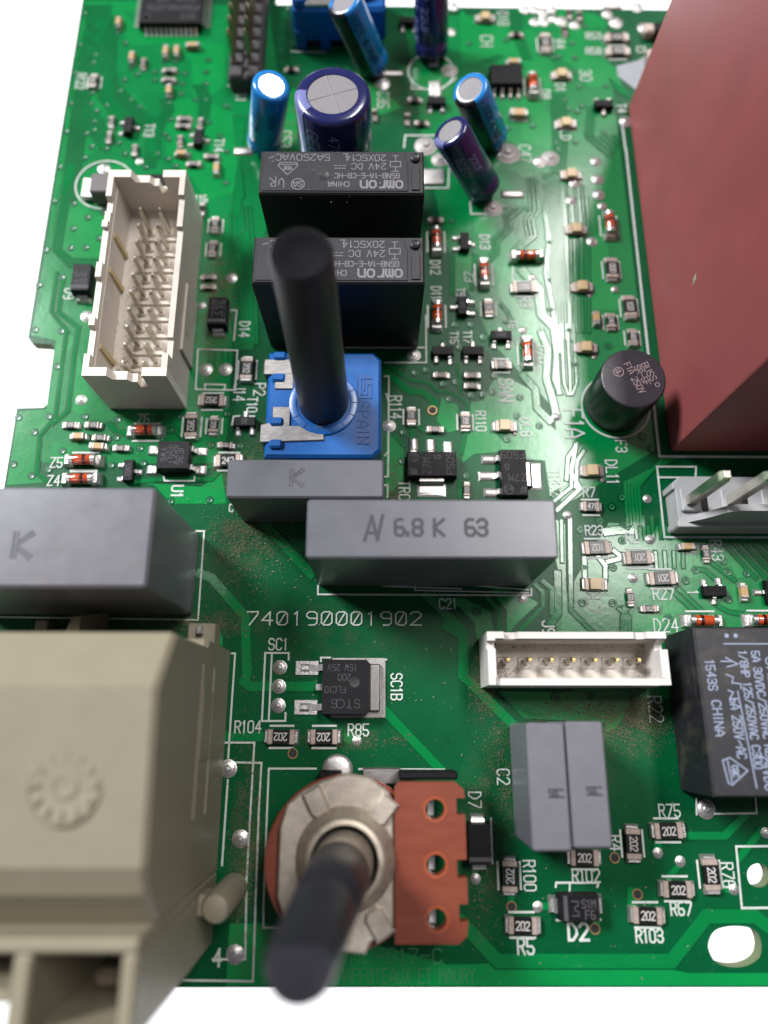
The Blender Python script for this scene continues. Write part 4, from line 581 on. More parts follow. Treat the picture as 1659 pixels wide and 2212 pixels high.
def melf(x, y, rot, label, group):
    t = thing('glass_diode', label, 'diode', (x, y, 0), rot + random.uniform(-2, 2), group)
    T = Matrix.Translation((0, 0, .85)) @ Matrix.Rotation(rad(90), 4, 'Y')
    part('glass_tube', lambda: M().lathe([(.66, -1.15), (.70, -1.0), (.70, -.04), (.66, 0), (.70, .04), (.70, 1.0), (.66, 1.15)], n=20).xf(T), GLASS, t, 40, 'mtube')
    part('polarity_band', lambda: M().lathe([(.715, .12), (.715, .52)], n=20).xf(T), BAND, t, 40, 'mband')
    for sx in (-1, 1):
        lp = part('end_cap', lambda: M().lathe([(.68, sx*1.12), (.74, sx*1.16), (.74, sx*1.68), (.64, sx*1.75)], n=20).xf(T), LEADM, t, 40, ('mcap', sx))
        part('solder_fillet', lambda: M().loft(solder_wedge(sx*1.95, 0, 1.3, 1.7, .9)), TIN, lp, 30, ('mfil', sx))
def sma(x, y, rot, mark, mr, label, group):
    t = thing('rectifier_diode', label, 'diode', (x, y, 0), rot, group)
    part('body', lambda: M().taper(-2.2, 2.2, -1.35, 1.35, .2, 1.0, 2.15, .12), EPOX, t, None, 'smabody')
    part('polarity_band', lambda: M().box(-1.75, -1.3, -1.22, 1.22, 2.148, 2.158, 0), LASER, t, None, 'smaband')
    for sx in (-1, 1):
        lp = part('lead', lambda: M().strip([(2.1, 1.0), (2.45, .95), (2.5, .3), (2.1, .12)], -.75, .75, .14).xf(Matrix.Rotation(rad(-90*sx), 4, 'Z')), LEADM, t, None, ('smalead', sx))
        part('solder_fillet', lambda: M().loft(solder_wedge(sx*2.55, 0, .9, 2.0, .55)), TIN, lp, 30, ('smafil', sx))
    if mark:
        a, b_ = mark.split()
        pl = strokes(a, .8, .7, .4, .95, .45) + strokes(b_, .8, .7, .4, 1.05, -.6) + [[(-.9, .7), (-.2, .7), (-.2, .3), (-.55, .2), (-.55, -.2), (-.2, -.3), (-.2, -.7), (-.9, -.7)]]
        part('marking', letters(turn(pl, mr), .11, 2.162, step=.0015), LASER, t)
def gull(M_, x, s, y0, y1, z, w):
    return M_.strip([(s*y0, z), (s*(y0+.22), z), (s*(y0+.38), z*.5), (s*(y0+.5), .16), (s*y1, .13)], x-w/2, x+w/2, .13)
def sot(x, y, rot, mark, mr, label, group):
    t = thing('small_transistor', label, 'transistor', (x, y, 0), rot + random.uniform(-1.5, 1.5), group)
    part('body', lambda: M().taper(-1.46, 1.46, -.68, .68, .12, .6, 1.08, .08), EPOX, t, None, 'sotbody')
    for px, s in ((-.95, -1), (.95, -1), (0, 1)):
        lp = part('lead', lambda: gull(M(), px, s, .6, 1.3, .55, .42), LEADM, t, None, ('sotlead', px))
        part('solder_fillet', lambda: M().loft(solder_wedge(px, s*1.25, .85, .95, .32)), TIN, lp, 30, ('sotfil', px))
    if mark: part('marking', letters(turn(strokes(mark, .62, .6, .3), mr), .08, 1.09, step=.0015), LASER, t)
def sot223(x, y, rot, label, group):
    t = thing('power_transistor', label, 'transistor', (x, y, 0), rot, group)
    part('body', lambda: M().taper(-3.25, 3.25, -1.8, 1.8, .1, .85, 1.7, .16), EPOX, t, None, 's223b')
    for px in (-2.3, 0, 2.3):
        lp = part('lead', lambda: gull(M(), px, -1, 1.75, 3.3, .8, .72), LEADM, t, None, ('s223l', px))
        part('solder_fillet', lambda: M().loft(solder_wedge(px, -3.15, 1.25, 1.9, .3)), TIN, lp, 30, ('s223f', px))
    lp = part('tab', lambda: M().strip([(1.75, .85), (2.1, .85), (2.45, .5), (2.6, .17), (3.5, .13)], -1.55, 1.55, .22), STEEL, t, 30, 's223t')
    part('solder_fillet', lambda: M().loft(solder_wedge(0, 3.15, 3.7, 1.7, .16)), TIN, lp, 30, 's223ft')
    G = [turn(strokes('F509', .95, .75, .5) , -90, -2.35, -.1), turn(strokes('G', .8, .75), -90, -.75, -.9), turn(strokes('Z7M', .95, .75, .5), -90, .75, .35), turn(strokes('e3', .62, .8), -90, 2.35, -.85) + ring(.62, 18, 2.35, -.85)]
    print_lines(t, 'marking', G, .085, 1.71, LASER, .0015)
    part('logo', letters([[(2.0, .95), (2.75, .75)], [(2.05, 1.25), (2.35, 1.15)], [(2.5, 1.4), (2.75, .85)], [(2.0, 1.45), (2.7, 1.3)]], .2, 1.708, step=.0015), LASERD, t, None, 's223g')
def opto(x, y, rot, mark, mr, label, group):
    t = thing('opto_coupler', label, 'chip', (x, y, 0), rot, group)
    part('body', lambda: M().taper(-2.1, 2.1, -1.95, 1.95, .25, 1.2, 2.2, .12), EPOX, t, None)
    for sx in (-1, 1):
        for py in (-1.27, 1.27):
            lp = part('lead', lambda: gull(M(), py*-sx, -1, 2.05, 3.4, 1.1, .7).xf(Matrix.Rotation(rad(-90*sx), 4, 'Z')), LEADM, t, None)
            part('solder_fillet', lambda: M().loft(solder_wedge(sx*3.2, py, 1.5, 1.2, .35)), TIN, lp, 30)
    print_lines(t, 'marking', [turn(strokes(s, .82, .75, .5, 0, .95 - i*1.05), mr) for i, s in enumerate(mark.split())], .09, 2.21, LASER, .0015)
def soic(x, y, rot, label, group):
    t = thing('eight_leg_chip', label, 'chip', (x, y, 0), rot, group)
    part('body', M().taper(-2.55, 2.55, -1.95, 1.95, .15, .9, 1.7, .12), EPOX, t)
    for i in range(4):
        for s in (-1, 1):
            px = -1.9 + i*1.27
            lp = part('lead', lambda: gull(M(), px, s, 1.9, 3.05, .85, .45), LEADM, t)
            part('solder_fillet', lambda: M().loft(solder_wedge(px, s*2.9, .7, 1.1, .35)), TIN, lp, 30)
bari = 0
for kind, x, y, rot, mark, mr, bar, label, group in COMPONENTS:
    if kind in SIZE: chip(kind, x, y, rot, mark, mr, label, group)
    elif kind == 'MELF': melf(x, y, rot, label, group)
    elif kind == 'SMA': sma(x, y, rot, mark, mr, label, group)
    elif kind == 'SOT': sot(x, y, rot, mark, mr, label, group)
    elif kind == 'S223': sot223(x, y, rot, label, group)
    elif kind == 'OPTO': opto(x, y, rot, mark, mr, label, group)
    elif kind == 'SOIC': soic(x, y, rot, label, group)
    if bar:
        L, off = {'R12': (2.7, 1.25), 'R08': (2.1, 1.05), 'C08': (2.1, 1.05), 'MELF': (3.4, 1.25)}.get(kind, (2.4, 1.2))
        for s in (-1, 1):
            pl = turn([[(-L/2, s*off), (L/2, s*off)]], rot, x, y)
            part('printed_bar', letters(pl, .24, .15 + .001*(bari % 8)), INK, board); bari += 1

# square power chip (three solder points beside it)
def square_transistor():
    cx, cy = 38.2, 37.3
    t = thing('square_power_transistor', 'square black power transistor with metal tab between the SC1 and SC1B prints', 'transistor', (cx, cy, 0), -90)
    pol = [(-3.2, -2.55), (3.2, -2.55), (3.2, 2.7), (2.6, 3.25), (-2.6, 3.25), (-3.2, 2.7)]
    part('body', M().loft([[(x*.97, y*.97, .15) for x, y in pol], [(x, y, 1.1) for x, y in pol], [(x*.965, y*.965, 2.2) for x, y in pol]]), EPOX, t)
    part('dimple', M().lathe([(.62, 2.19), (.6, 2.215), (.52, 2.215), (.48, 2.205), (.001, 2.205)], -.5, 1.35, 24, False, False), EPOXD, t, 40)
    for px in (-2.3, 2.3):
        lp = part('lead', gull(M(), px, -1, 2.5, 5.1, 1.0, .75), LEADM, t)
        part('solder_pad', M().box(px-.85, px+.85, -5.9, -3.1, .05, .17, .04), TIN, t)
        part('solder_fillet', M().loft(solder_wedge(px, -4.9, 1.1, 1.3, .35)), TIN, lp, 30)
    part('stub_lead', M().box(-.38, .38, -3.35, -2.5, .8, 1.0, .03), LEADM, t)
    lp = part('tab', M().box(-2.75, 2.75, 3.0, 4.35, .2, .75, .12), STEEL, t)
    part('solder_pad', M().box(-3.5, 3.5, -1.5, 5.0, .05, .16, .04), TIN_D, t)
    G = [turn(strokes('15W 25V', .72, .7, .4), -90, -2.2, -.2), turn(strokes('200', .72, .7, .4), -90, -1.05, .1), turn(strokes('FLC10', .72, .7, .4), -90, .35, -.9), turn(strokes('ST G', .95, .8, .6), -90, 1.9, .3) + ring(.5, 18, 1.9, -.35)]
    print_lines(t, 'marking', G, .06, 2.21, LASER, .0015)
square_transistor()

# ================================================================= box capacitors
def box_cap(name, label, x0, x1, y0, y1, h, material, r=.35, group=None, parts=()):
    t = thing(name, label, 'capacitor', ((x0+x1)/2, (y0+y1)/2, 0), 0, group)
    a, b_ = (x1-x0)/2, (y1-y0)/2
    part('case', M().prism([(-a+r, -b_), (a-r, -b_), (a-r*.3, -b_+r*.3), (a, -b_+r), (a, b_-r), (a-r*.3, b_-r*.3), (a-r, b_), (-a+r, b_), (-a+r*.3, b_-r*.3), (-a, b_-r), (-a, -b_+r), (-a+r*.3, -b_+r*.3)], .15, h, r*.6), material, t, 30)
    part('potting', M().box(-a+.5, a-.5, -b_+.5, b_-.5, .05, .3, 0), GREYD, t)
    return t
def pressed(t, pl, w, z):
    "a letter moulded into the top: a raised rim either side of a sunk stroke"
    m = M()
    for k, l in enumerate(pl):
        for d in (-1, 1):
            q = []
            for i, p in enumerate(l):
                a = l[max(i-1, 0)]; b_ = l[min(i+1, len(l)-1)]; n = math.dist(a, b_)
                q.append((p[0] - (b_[1]-a[1])/n*d*w*.75, p[1] + (b_[0]-a[0])/n*d*w*.75))
            m.track(q, w*.35, .09 + .003*k, .08)
    m.xf(Matrix.Translation((0, 0, z - .02)))
    part('moulded_letter_rim', m, GREY, t)
    part('moulded_letter', letters(pl, w*.9, z + .006), GPRESS, t)
t = box_cap('film_capacitor', 'small grey box capacitor with moulded letter K in front of the blue dial', 24.75, 42.95, 58.0, 62.7, 10.3, GREY)
pressed(t, turn(strokes('K', 2.0, .9), 0, -1.0, .1), .22, 10.3)
t = box_cap('film_capacitor', 'long grey box capacitor printed 6.8 K 63 in the middle of the board', 34.75, 61.25, 49.65, 56.1, 15.7, GREY)
print_lines(t, 'printed_marking', [strokes('6.8', 1.75, .72, .2, -2.45, .1), strokes('K', 1.75, .72, .4, .75, .1), strokes('63', 1.75, .72, .3, 4.7, .1), [[(-7.1, -1.3), (-6.35, 1.3), (-5.75, -1.2), (-5.2, 1.4)], [(-6.85, -.5), (-5.9, -.5)]]], .36, 15.71, GINK)
t = box_cap('film_capacitor', 'large grey box capacitor with moulded letter K at the left edge', -6.8, 19.35, 46.0, 56.5, 18.3, GREYD, .5)
pressed(t, turn(strokes('K', 2.6, .85), 0, .2, -.9), .3, 18.3)
g = 'narrow grey box capacitors standing side by side'
Mx = [[(-.75, .35), (.75, .35)], [(-.75, -.35), (.75, -.35)], [(-.3, .35), (-.1, -.35)], [(.0, .35), (.2, -.35)], [(-.7, .1), (-.3, -.2)]]
t = box_cap('film_capacitor', 'left one of two narrow grey box capacitors standing side by side', 57.9, 61.85, 20.85, 33.2, 10.35, GREYD, .3, g)
part('printed_marking', letters(turn(Mx, 0, .7, -.75), .2, 10.36), GINK, t)
t = box_cap('film_capacitor', 'right one of two narrow grey box capacitors standing side by side', 62.05, 65.95, 21.15, 33.35, 10.35, GREYD, .3, g)
part('printed_marking', letters(turn(Mx, 0, .5, -.75), .2, 10.36), GINK, t)

# ================================================================= black power relays at the back
def relay(x, y, label, full):
    t = thing('power_relay', label, 'relay', (x, y, 0), 0, 'black power relays behind the blue dial')
    L, W, H = 20.5, 6.55, 15.3
    out = [(0, 0), (L, 0), (L, W)] + [(L-2.0, W), (L-2.0, 5.1), (L-2.05, 5.0)] + [(L-2.05, W-.02)] if False else [(0, 0), (L, 0), (L, W), (0, W)]
    part('case', M().loft([[(a, b_, .3) for a, b_ in inset([(0, 0), (L, 0), (L, W), (0, W)], .12)], [(a, b_, H-.25) for a, b_ in ((0, 0), (L, 0), (L, W), (0, W))], [(a, b_, H) for a, b_ in inset([(0, 0), (L, 0), (L, W), (0, W)], .2)]]), RELAY, t)
    part('base', M().box(.2, L-.2, .2, W-.2, .05, .6, 0), EPOXD, t)
    # raised label field, vent boss at the back right, key rib in front of it
    part('label_field', M().prism([(.4, .35), (L-2.0, .35), (L-2.0, 4.6), (L-2.3, 5.2), (L-2.3, W-.25), (.4, W-.25)], H-.05, H+.10, .05), RELAY, t)
    part('vent_boss', M().lathe([(.62, H), (.6, H+.3), (.42, H+.42), (.3, H+.36), (.001, H+.3)], L-1.05, W-1.25, 22, False, False), RELAY, t, 45)
    part('key_rib', M().box(L-1.55, L-.55, .5, 3.9, H-.05, H+.16, .05), RELAY, t)
    part('ejector_mark', M().lathe([(.75, H+.09), (.74, H+.14), (.6, H+.14), (.56, H+.11), (.001, H+.11)], 8.0, 2.7, 24, False, False), EPOXD, t, 45)
    z = H + .112; u = lambda s, h, a, b_, asp=.72: turn(strokes(s, h, asp, .4), 180, a, b_)
    G = [u('5A250VAC~', .95, 4.9, 5.4, .85), u('20X5C14', .9, 13.2, 5.35, .8), u('24V DC', .88, 13.6, 4.05, .82), u('G5NB-1A-E-CB-HC', .72, 13.4, 2.62, .72), u('CHINA', .72, 9.9, 1.35, .76)]
    G.append([[(9.3, 3.75), (10.7, 3.75)], [(9.3, 4.15), (9.6, 4.15)], [(9.85, 4.15), (10.15, 4.15)], [(10.4, 4.15), (10.7, 4.15)]]); G.append([[(10.4, 5.95), (11.0, 5.95)]])
    G.append([[(16.3, 4.0), (17.6, 4.0), (17.6, 4.8), (16.3, 4.8), (16.3, 4.0)], [(16.95, 4.8), (16.95, 5.7)], [(16.6, 5.7), (17.3, 5.7)], [(16.95, 4.0), (16.95, 3.3)], [(16.6, 3.3), (17.3, 3.3)]])
    if full:
        G.append([[(2.5, 4.6), (4.6, 4.6), (4.75, 4.1), (3.5, 2.75), (2.3, 4.1), (2.5, 4.6)], [(2.5, 4.3), (4.6, 4.3)]] + u('VDE', .5, 3.5, 3.75))
        G.append(ring(.8, 26, 4.85, 1.35) + u('SA', .8, 4.85, 1.35)); G.append(turn([[(-.9, .7), (-.9, -.3), (-.6, -.7), (-.3, -.3), (-.3, .3)], [(.1, -.9), (.1, .5), (.6, .5), (.7, .1), (.2, -.1), (.9, -.8)]], 180, 2.2, 1.5))
    print_lines(t, 'print', G, .10, z, RPRINT)
    part('maker_name', letters(u('omron', 1.5, 15.2, 1.1, .68), .25, z, step=.002), RPRINT, t)
relay(27.4, 95.75, 'rear one of two black relays, its whole white print in view', True)
relay(27.25, 83.0, 'front one of two black relays, standing behind the black dial shaft', False)

# ================================================================= blue dial with black shaft
def blue_dial():
    cx, cy = 35.45, 71.4
    t = thing('trimmer_dial', 'square blue trimmer with tall black shaft, lettered SPAIN', 'trimmer', (cx, cy, 0))
    H = 7.0; a = 7.15
    pol = [(-a, -a), (a-1.0, -a), (a, -a+1.0), (a, a-1.0), (a-1.0, a), (-a, a)]
    part('body', M().prism(pol, .6, H, .35), BLUE, t, 30)
    part('foot', M().box(-a+.6, a-.6, -a+.6, a-.6, .05, .7, 0), EPOXD, t)
    part('dial_plate', M().lathe([(4.3, H-.05), (4.3, H+.22), (4.15, H+.3), (3.4, H+.3), (3.3, H+.2), (.1, H+.2)], 0, 0, 48, False, False), BLUE, t, 35)
    tk = M()
    for k in range(9):
        an = rad(-150 + k*25)
        tk.track([(3.55*math.cos(an), 3.55*math.sin(an)), (4.1*math.cos(an), 4.1*math.sin(an))], .07, .06 + .001*k, .03)
    part('dial_ticks', tk.xf(Matrix.Translation((0, 0, H+.29))), BLUED, t)
    part('name_panel', M().box(3.05 + .9, 5.5 + .5, -6.1 + .6, 3.9, H-.05, H+.02, 0), BLUED, t)
    lx = 4.95
    fr = M()
    for k, l in enumerate(turn(strokes('SPAIN', 1.35, .85, .5), -90, lx, -2.55) + [[(4.1, 3.4), (4.1, .7), (5.9, .7), (5.9, 2.6), (5.4, 2.6), (5.4, 1.2), (4.6, 1.2), (4.6, 3.4), (5.9, 3.4)], [(5.0, 1.7), (5.0, 3.0)]]):
        fr.track(l, .12, .07 + .003*k, .05)
    part('moulded_name', fr.xf(Matrix.Translation((0, 0, H+.015))), BLUE, t)
    # sheet metal contacts on the left
    part('contact_strip', M().box(-a-.45, -3.9, 3.9, 6.0, H-.02, H+.22, .06), STEEL, t)
    part('contact_strip', M().box(-6.2, -3.9, 1.9, 3.95, H-.02, H+.215, .06), STEEL, t)
    part('contact_strip', M().prism([(-6.3, -.55), (-4.1, -.55), (-4.1, -3.1), (0.05, -3.1), (.15, -5.0), (-a-.55, -5.3), (-a-.55, -3.0), (-6.3, -2.6)], H-.02, H+.24, .07), STEEL, t)
    for s in (4.9, -4.2):
        part('contact_leg', M().box(-a-.55, -a-.3, s-.9, s+.9, .2, H+.05, .04), STEEL, t)
    for py in (6.45, 3.4, -2.6, -5.55):
        part('rivet_stud', M().box(-6.55, -4.9, py-.55, py+.55, H, H+.55, .22), BLUE, t)
    tp = M(); r0 = 3.15; lean = (-.15, 2.5); top = 33.0 - H
    tp.loft([[(lean[0]*k + r*math.cos(2*math.pi*i/36), .15 + lean[1]*k + r*math.sin(2*math.pi*i/36), H + .15 + top*k) for i in range(36)] for k, r in ((0, r0), (.3, 3.1), (.985, 3.0), (1.0, 2.75))], True, False)
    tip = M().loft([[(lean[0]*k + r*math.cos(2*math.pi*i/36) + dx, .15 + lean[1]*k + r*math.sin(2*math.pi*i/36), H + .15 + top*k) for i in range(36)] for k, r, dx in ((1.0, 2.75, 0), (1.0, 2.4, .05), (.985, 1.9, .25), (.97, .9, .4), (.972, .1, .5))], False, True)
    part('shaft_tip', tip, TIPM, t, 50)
    part('shaft', tp, SHAFT, t, 40)
blue_dial()

# ================================================================= rotary control with phenolic terminal plate
def rotary():
    cx, cy = 39.0, 19.4
    t = thing('rotary_control', 'metal rotary control with leaning black shaft and brown terminal plate', 'potentiometer', (cx, cy, 0))
    part('phenolic_disc', M().lathe([(8.4, 5.3), (8.5, 5.4), (8.5, 6.5), (8.4, 6.6)], 0, 0, 56), PHENOL, t, 35)
    part('rear_shell', M().lathe([(7.6, .9), (7.8, 1.2), (7.8, 5.3)], 0, 0, 48), ZINC, t, 35)
    pol = [(-6.9, 3.2), (-6.2, 5.6), (-4.6, 6.9), (-2.6, 7.9), (0, 8.6), (2.4, 8.3), (4.5, 6.8), (5.0, 5.8), (5.0, -5.8), (2.6, -7.4), (2.2, -8.4), (-1.6, -8.0), (-5.8, -5.9), (-6.9, -3.2)]
    part('cover_plate', M().prism(pol, 6.6, 7.7, .2), ZINC, t, 25)
    for an, r_ in ((118, 6.6), (52, 6.4), (-58, 6.6), (-125, 6.6)):
        q = Matrix.Translation((r_*math.cos(rad(an)), r_*math.sin(rad(an)), 0)) @ Matrix.Rotation(rad(an-90), 4, 'Z')
        part('folded_tab', M().prism([(-1.05, -1.0), (-.6, -1.5), (.6, -1.5), (1.05, -1.0), (1.05, 1.4), (-1.05, 1.4)], 7.6, 8.25, .22).xf(q), ZINC, t, 25)
    part('bushing', M().lathe([(5.2, 7.65), (5.0, 8.2), (4.5, 8.6), (4.2, 9.5), (3.9, 9.75), (3.5, 9.75), (3.35, 9.2), (3.3, 8.0)], 0, .3, 44, False, False), BRASS, t, 40)
    part('bushing_groove', M().lathe([(3.35, 8.1), (.1, 8.1)], 0, .3, 32, False, False), DARK, t)
    lean = (-2.0, -2.9); zb, zt = 8.1, 32.0
    def seg(k0, k1, prof, sides=36, flat=None):
        L = []
        for k, r in prof:
            row = []
            for i in range(sides):
                an = 2*math.pi*i/sides; x = r*math.cos(an); y = r*math.sin(an)
                if flat is not None and k > flat and y > r*.55: y = r*.55
                row.append((lean[0]*k + x, .3 + lean[1]*k + y, zb + (zt-zb)*k))
            L.append(row)
        return M().loft(L)
    part('metal_stem', seg(0, .3, ((0, 2.9), (.05, 3.0), (.3, 2.9))), BRASS, t, 40)
    part('shaft', seg(0, 1, ((.17, 2.7), (.20, 3.05), (.55, 2.85), (.562, 2.6), (.59, 2.6), (.6, 2.8), (.965, 2.6), (1.0, 2.3)), 40, .6), SHAFT, t, 40)
    # terminal plate with three eyelet holes and notched right edge
    X0, X1, Y0, Y1 = 5.1, 12.5, -7.4, 7.8
    out = [(X0, Y0), (X1-1.0, Y0), (X1-.2, Y0+.7), (X1, Y0+2.0), (X1-.9, Y0+2.0), (X1-.9, Y0+3.6), (X1, Y0+3.6), (X1, -1.7+.3), (X1-1.0, -1.4), (X1-1.0, .3), (X1, .3), (X1, 4.6), (X1-.9, 4.6), (X1-.9, 6.2), (X1, 6.2), (X1-.1, 7.1), (X1-1.0, Y1), (X0+.5, Y1), (X0, Y1-.6)]
    hs = [circle(9.35, yy, 1.0, 20) for yy in (5.1, -.2, -5.2)]
    pm_ = plate_mesh('terminal_plate', out, hs, 6.3, 7.9)
    part('terminal_plate', pm_, PHENOL, t)
    for yy in (5.1, -.2, -5.2):
        part('hole_rim', M().lathe([(1.3, 7.88), (1.25, 7.96), (1.02, 7.95), (.98, 7.6)], 9.35, yy, 24, False, False), PHENOLE, t, 40)
        part('terminal_pin', M().box(8.6, 9.4, yy-.9, yy+.9, .2, 5.6, .1), LEADM, t)
    part('insulator_bar', M().box(5.6, 12.0, 7.9, 8.8, 3.2, 6.2, .2), EPOX, t)
    part('mounting_ear', M().box(-3.3, -.9, 7.8, 8.6, .2, 3.0, .1), EPOX, t)
    part('solder_lug', M().lathe([(1.85, .05), (1.8, .2), (1.4, .4), (.8, .5), (.001, .52)], -1.4, 8.5, 28, False, False), TIN, t, 60)
    part('frame_strip', M().box(1.6, 5.8, 7.2, 8.9, .2, 2.6, .1), STEEL, t)
rotary()

# ================================================================= white double-row connector
def double_row():
    x0, x1, y0, y1, H = 6.0, 16.35, 73.8, 104.4, 9.6
    t = thing('double_row_connector', 'tall white open connector with two rows of pins, dusty inside', 'connector', (x0, y0, 0))
    w, l = x1-x0, y1-y0; k = .9
    end = [(0, .1), (w, .1), (w, H), (7.3, H), (7.3, 6.6), (6.3, 6.6), (6.3, H-1.6), (5.6, H-1.6), (5.2, H-1.0), (3.4, H-1.0), (3.0, H), (0, H)]
    part('end_wall', M().wall(end, 1.15, 'x', 0), IVORY, t)
    part('end_wall', M().wall(end, 1.15, 'x', l-1.15), IVORY, t)
    left = [(1.15, .1), (l-1.15, .1), (l-1.15, H), (l-4.2, H), (l-4.5, H-.9), (l-6.2, H-.9), (l-6.3, H-.5), (l-8.0, H-.5), (l-8.0, H), (l-9.0, H), (l-9.0, H-.6), (l-14.4, H-.6), (l-14.4, H), (l-16.6, H), (l-16.8, H-.7), (8.2, H-.7), (8.2, H), (7.0, H), (6.8, H-.8), (3.0, H-.8), (3.0, H), (1.15, H)]
    part('side_wall', M().wall(left, .75, 'y', 0), IVORY, t)
    right = [(1.15, .1), (l-1.15, .1), (l-1.15, H), (l-4.0, H), (l-4.2, H-.6), (l-8.5, H-.6), (l-8.7, H-1.2), (6.0, H-1.2), (5.8, H-1.6), (3.2, H-1.6), (3.0, H), (1.15, H)]
    part('side_wall', M().wall(right, .75, 'y', w-.75), IVORYS, t)
    part('inner_floor', M().box(.76, w-.76, 1.16, l-1.16, .2, 3.0, 0), IVORYD, t)
    part('wall_lining', M().wall([(1.2, 3.0), (l-1.2, 3.0), (l-1.2, H-1.5), (1.2, H-1.5)], .12, 'y', .76), IVORYD, t)
    for yy in (5.2, 16.4, l-8.8):
        part('polarity_rib', M().loft([[(.88, yy-.35, 3.0), (1.25, yy-.35, 3.0), (1.25, yy+.35, 3.0), (.88, yy+.35, 3.0)], [(.88, yy-.35, H-2.0), (1.1, yy-.35, H-2.0), (1.1, yy+.35, H-2.0), (.88, yy+.35, H-2.0)]]), STAIN, t)
    for i in range(10):
        yy = 99.5 - y0 - 2.55*i
        part('floor_rib', lambda: M().box(2.9, w-.9, -.22, .22, 2.95, 3.35, .06), IVORY, t, None, 'dr_rib', loc=(0, yy-1.27, 0))
        for xx in (4.2, 6.75):
            part('pin_collar', lambda: M().box(-.6, .6, -.6, .6, 2.95, 3.4, .18), IVORY, t, None, 'dr_col', loc=(xx, yy, 0))
            part('pin', lambda: M().loft([[(-.3, -.3, .5), (.3, -.3, .5), (.3, .3, .5), (-.3, .3, .5)], [(-.3, -.3, 7.6), (.3, -.3, 7.6), (.3, .3, 7.6), (-.3, .3, 7.6)], [(-.14, -.14, 8.1), (.14, -.14, 8.1), (.14, .14, 8.1), (-.14, .14, 8.1)]]), PINM, t, None, 'dr_pin', loc=(xx, yy, 0))
    part('outer_rib', M().box(w, w+.35, 6.0, 16.0, .3, 5.4, .1), IVORYS, t)
double_row()

# ================================================================= white single-row connector
def single_row():
    x0, x1, y0, y1, H = 54.65, 74.95, 37.25, 43.15, 7.0
    t = thing('single_row_connector', 'shallow white seven-pin connector with dust in its tray', 'connector', (x0, y0, 0))
    w, l = x1-x0, y1-y0
    back = [(0, .1), (w, .1), (w, H), (w-2.2, H), (w-2.4, H-.7), (w-3.3, H-.7), (w-3.6, H-.25), (3.6, H-.25), (3.2, H-.8), (1.9, H-.8), (1.9, H), (0, H)]
    part('back_wall', M().wall(back, .75, 'x', l-.75), NYLON, t)
    part('front_wall', M().wall([(0, .1), (w, .1), (w, H), (w-.9, H-.1), (w-1.2, H-.55), (1.0, H-.55), (.8, H), (0, H)], .75, 'x', 0), NYLON, t)
    part('end_wall', M().wall([(.75, .1), (l-.75, .1), (l-.75, H), (l-1.0, H), (l-1.05, H-1.0), (l-1.9, H-1.0), (l-1.9, H), (.75, H)], .9, 'y', 0), NYLON, t)
    part('end_wall', M().wall([(.75, .1), (l-.75, .1), (l-.75, H-.1), (l-1.3, H-1.6), (l-2.0, H-1.6), (l-2.0, H), (.75, H)], .9, 'y', w-.9), NYLON, t)
    part('tray_floor', M().box(.91, w-.91, .76, l-.76, .2, 2.0, 0), NYLOND, t)
    part('tray_lining', M().wall([(.95, 2.0), (w-.95, 2.0), (w-.95, H-1.0), (.95, H-1.0)], .1, 'x', l-.86), NYLOND, t)
    for i in range(7):
        xx = 2.55 + i*2.5
        part('pin_collar', lambda: M().box(-.8, .8, -.8, .6, 1.95, 2.2, .12), NYLOND, t, None, 'sr_col', loc=(xx, 2.9, 0))
        part('pin', lambda: M().loft([[(-.3, -.3, .5), (.3, -.3, .5), (.3, .3, .5), (-.3, .3, .5)], [(-.3, -.3, 5.0), (.3, -.3, 5.0), (.3, .3, 5.0), (-.3, .3, 5.0)], [(-.17, -.17, 5.5), (.17, -.17, 5.5), (.17, .17, 5.5), (-.17, .17, 5.5)]]), PINM, t, None, 'sr_pin', loc=(xx, 2.9, 0))
        part('pin_tip', lambda: M().box(-.17, .17, -.17, .17, 5.49, 5.56, 0), GOLD, t, None, 'sr_tip', loc=(xx, 2.9, 0))
single_row()

# ================================================================= milky connector with long pins at the right edge
def milky():
    x0, y0 = 79.3, 56.5
    t = thing('long_pin_connector', 'milky nylon connector with long metal pins, cut by the right edge', 'connector', (x0, y0, 0))
    w, l = 22.0, 6.6
    part('base', M().prism([(.25, 0), (w, 0), (w, l), (1.0, l), (0, l-.9), (0, l-1.6), (.3, l-1.7), (.3, .9), (.1, .8), (.1, .2)], .15, 3.4, .1), MILK, t)
    part('latch_wall', M().wall([(1.4, 3.4), (w, 3.4), (w, 8.4), (5.4, 8.4), (4.3, 7.7), (2.9, 5.2)], .8, 'x', .6), MILK, t)
    for i in range(4):
        xx = 1.75 + 5.05*i
        part('pin_block', lambda: M().box(-1.1, 1.3, -1.3, 1.6, 3.35, 4.0, .15), MILK, t, None, 'mk_b', loc=(xx, 3.2, 0))
        part('slot', lambda: M().box(0, .8, -1.2, .6, 3.38, 3.44, 0), EPOXD, t, None, 'mk_s', loc=(xx+1.6, 3.2, 0))
        part('pin', lambda: M().loft([[(r*math.cos(rad(45+90*i_)), r*math.sin(rad(45+90*i_)), z) for i_ in range(4)] for r, z in ((.8, .5), (.8, 13.0), (.55, 13.9))]), PINM, t, None, 'mk_p', loc=(xx, 3.2, 0))
milky()

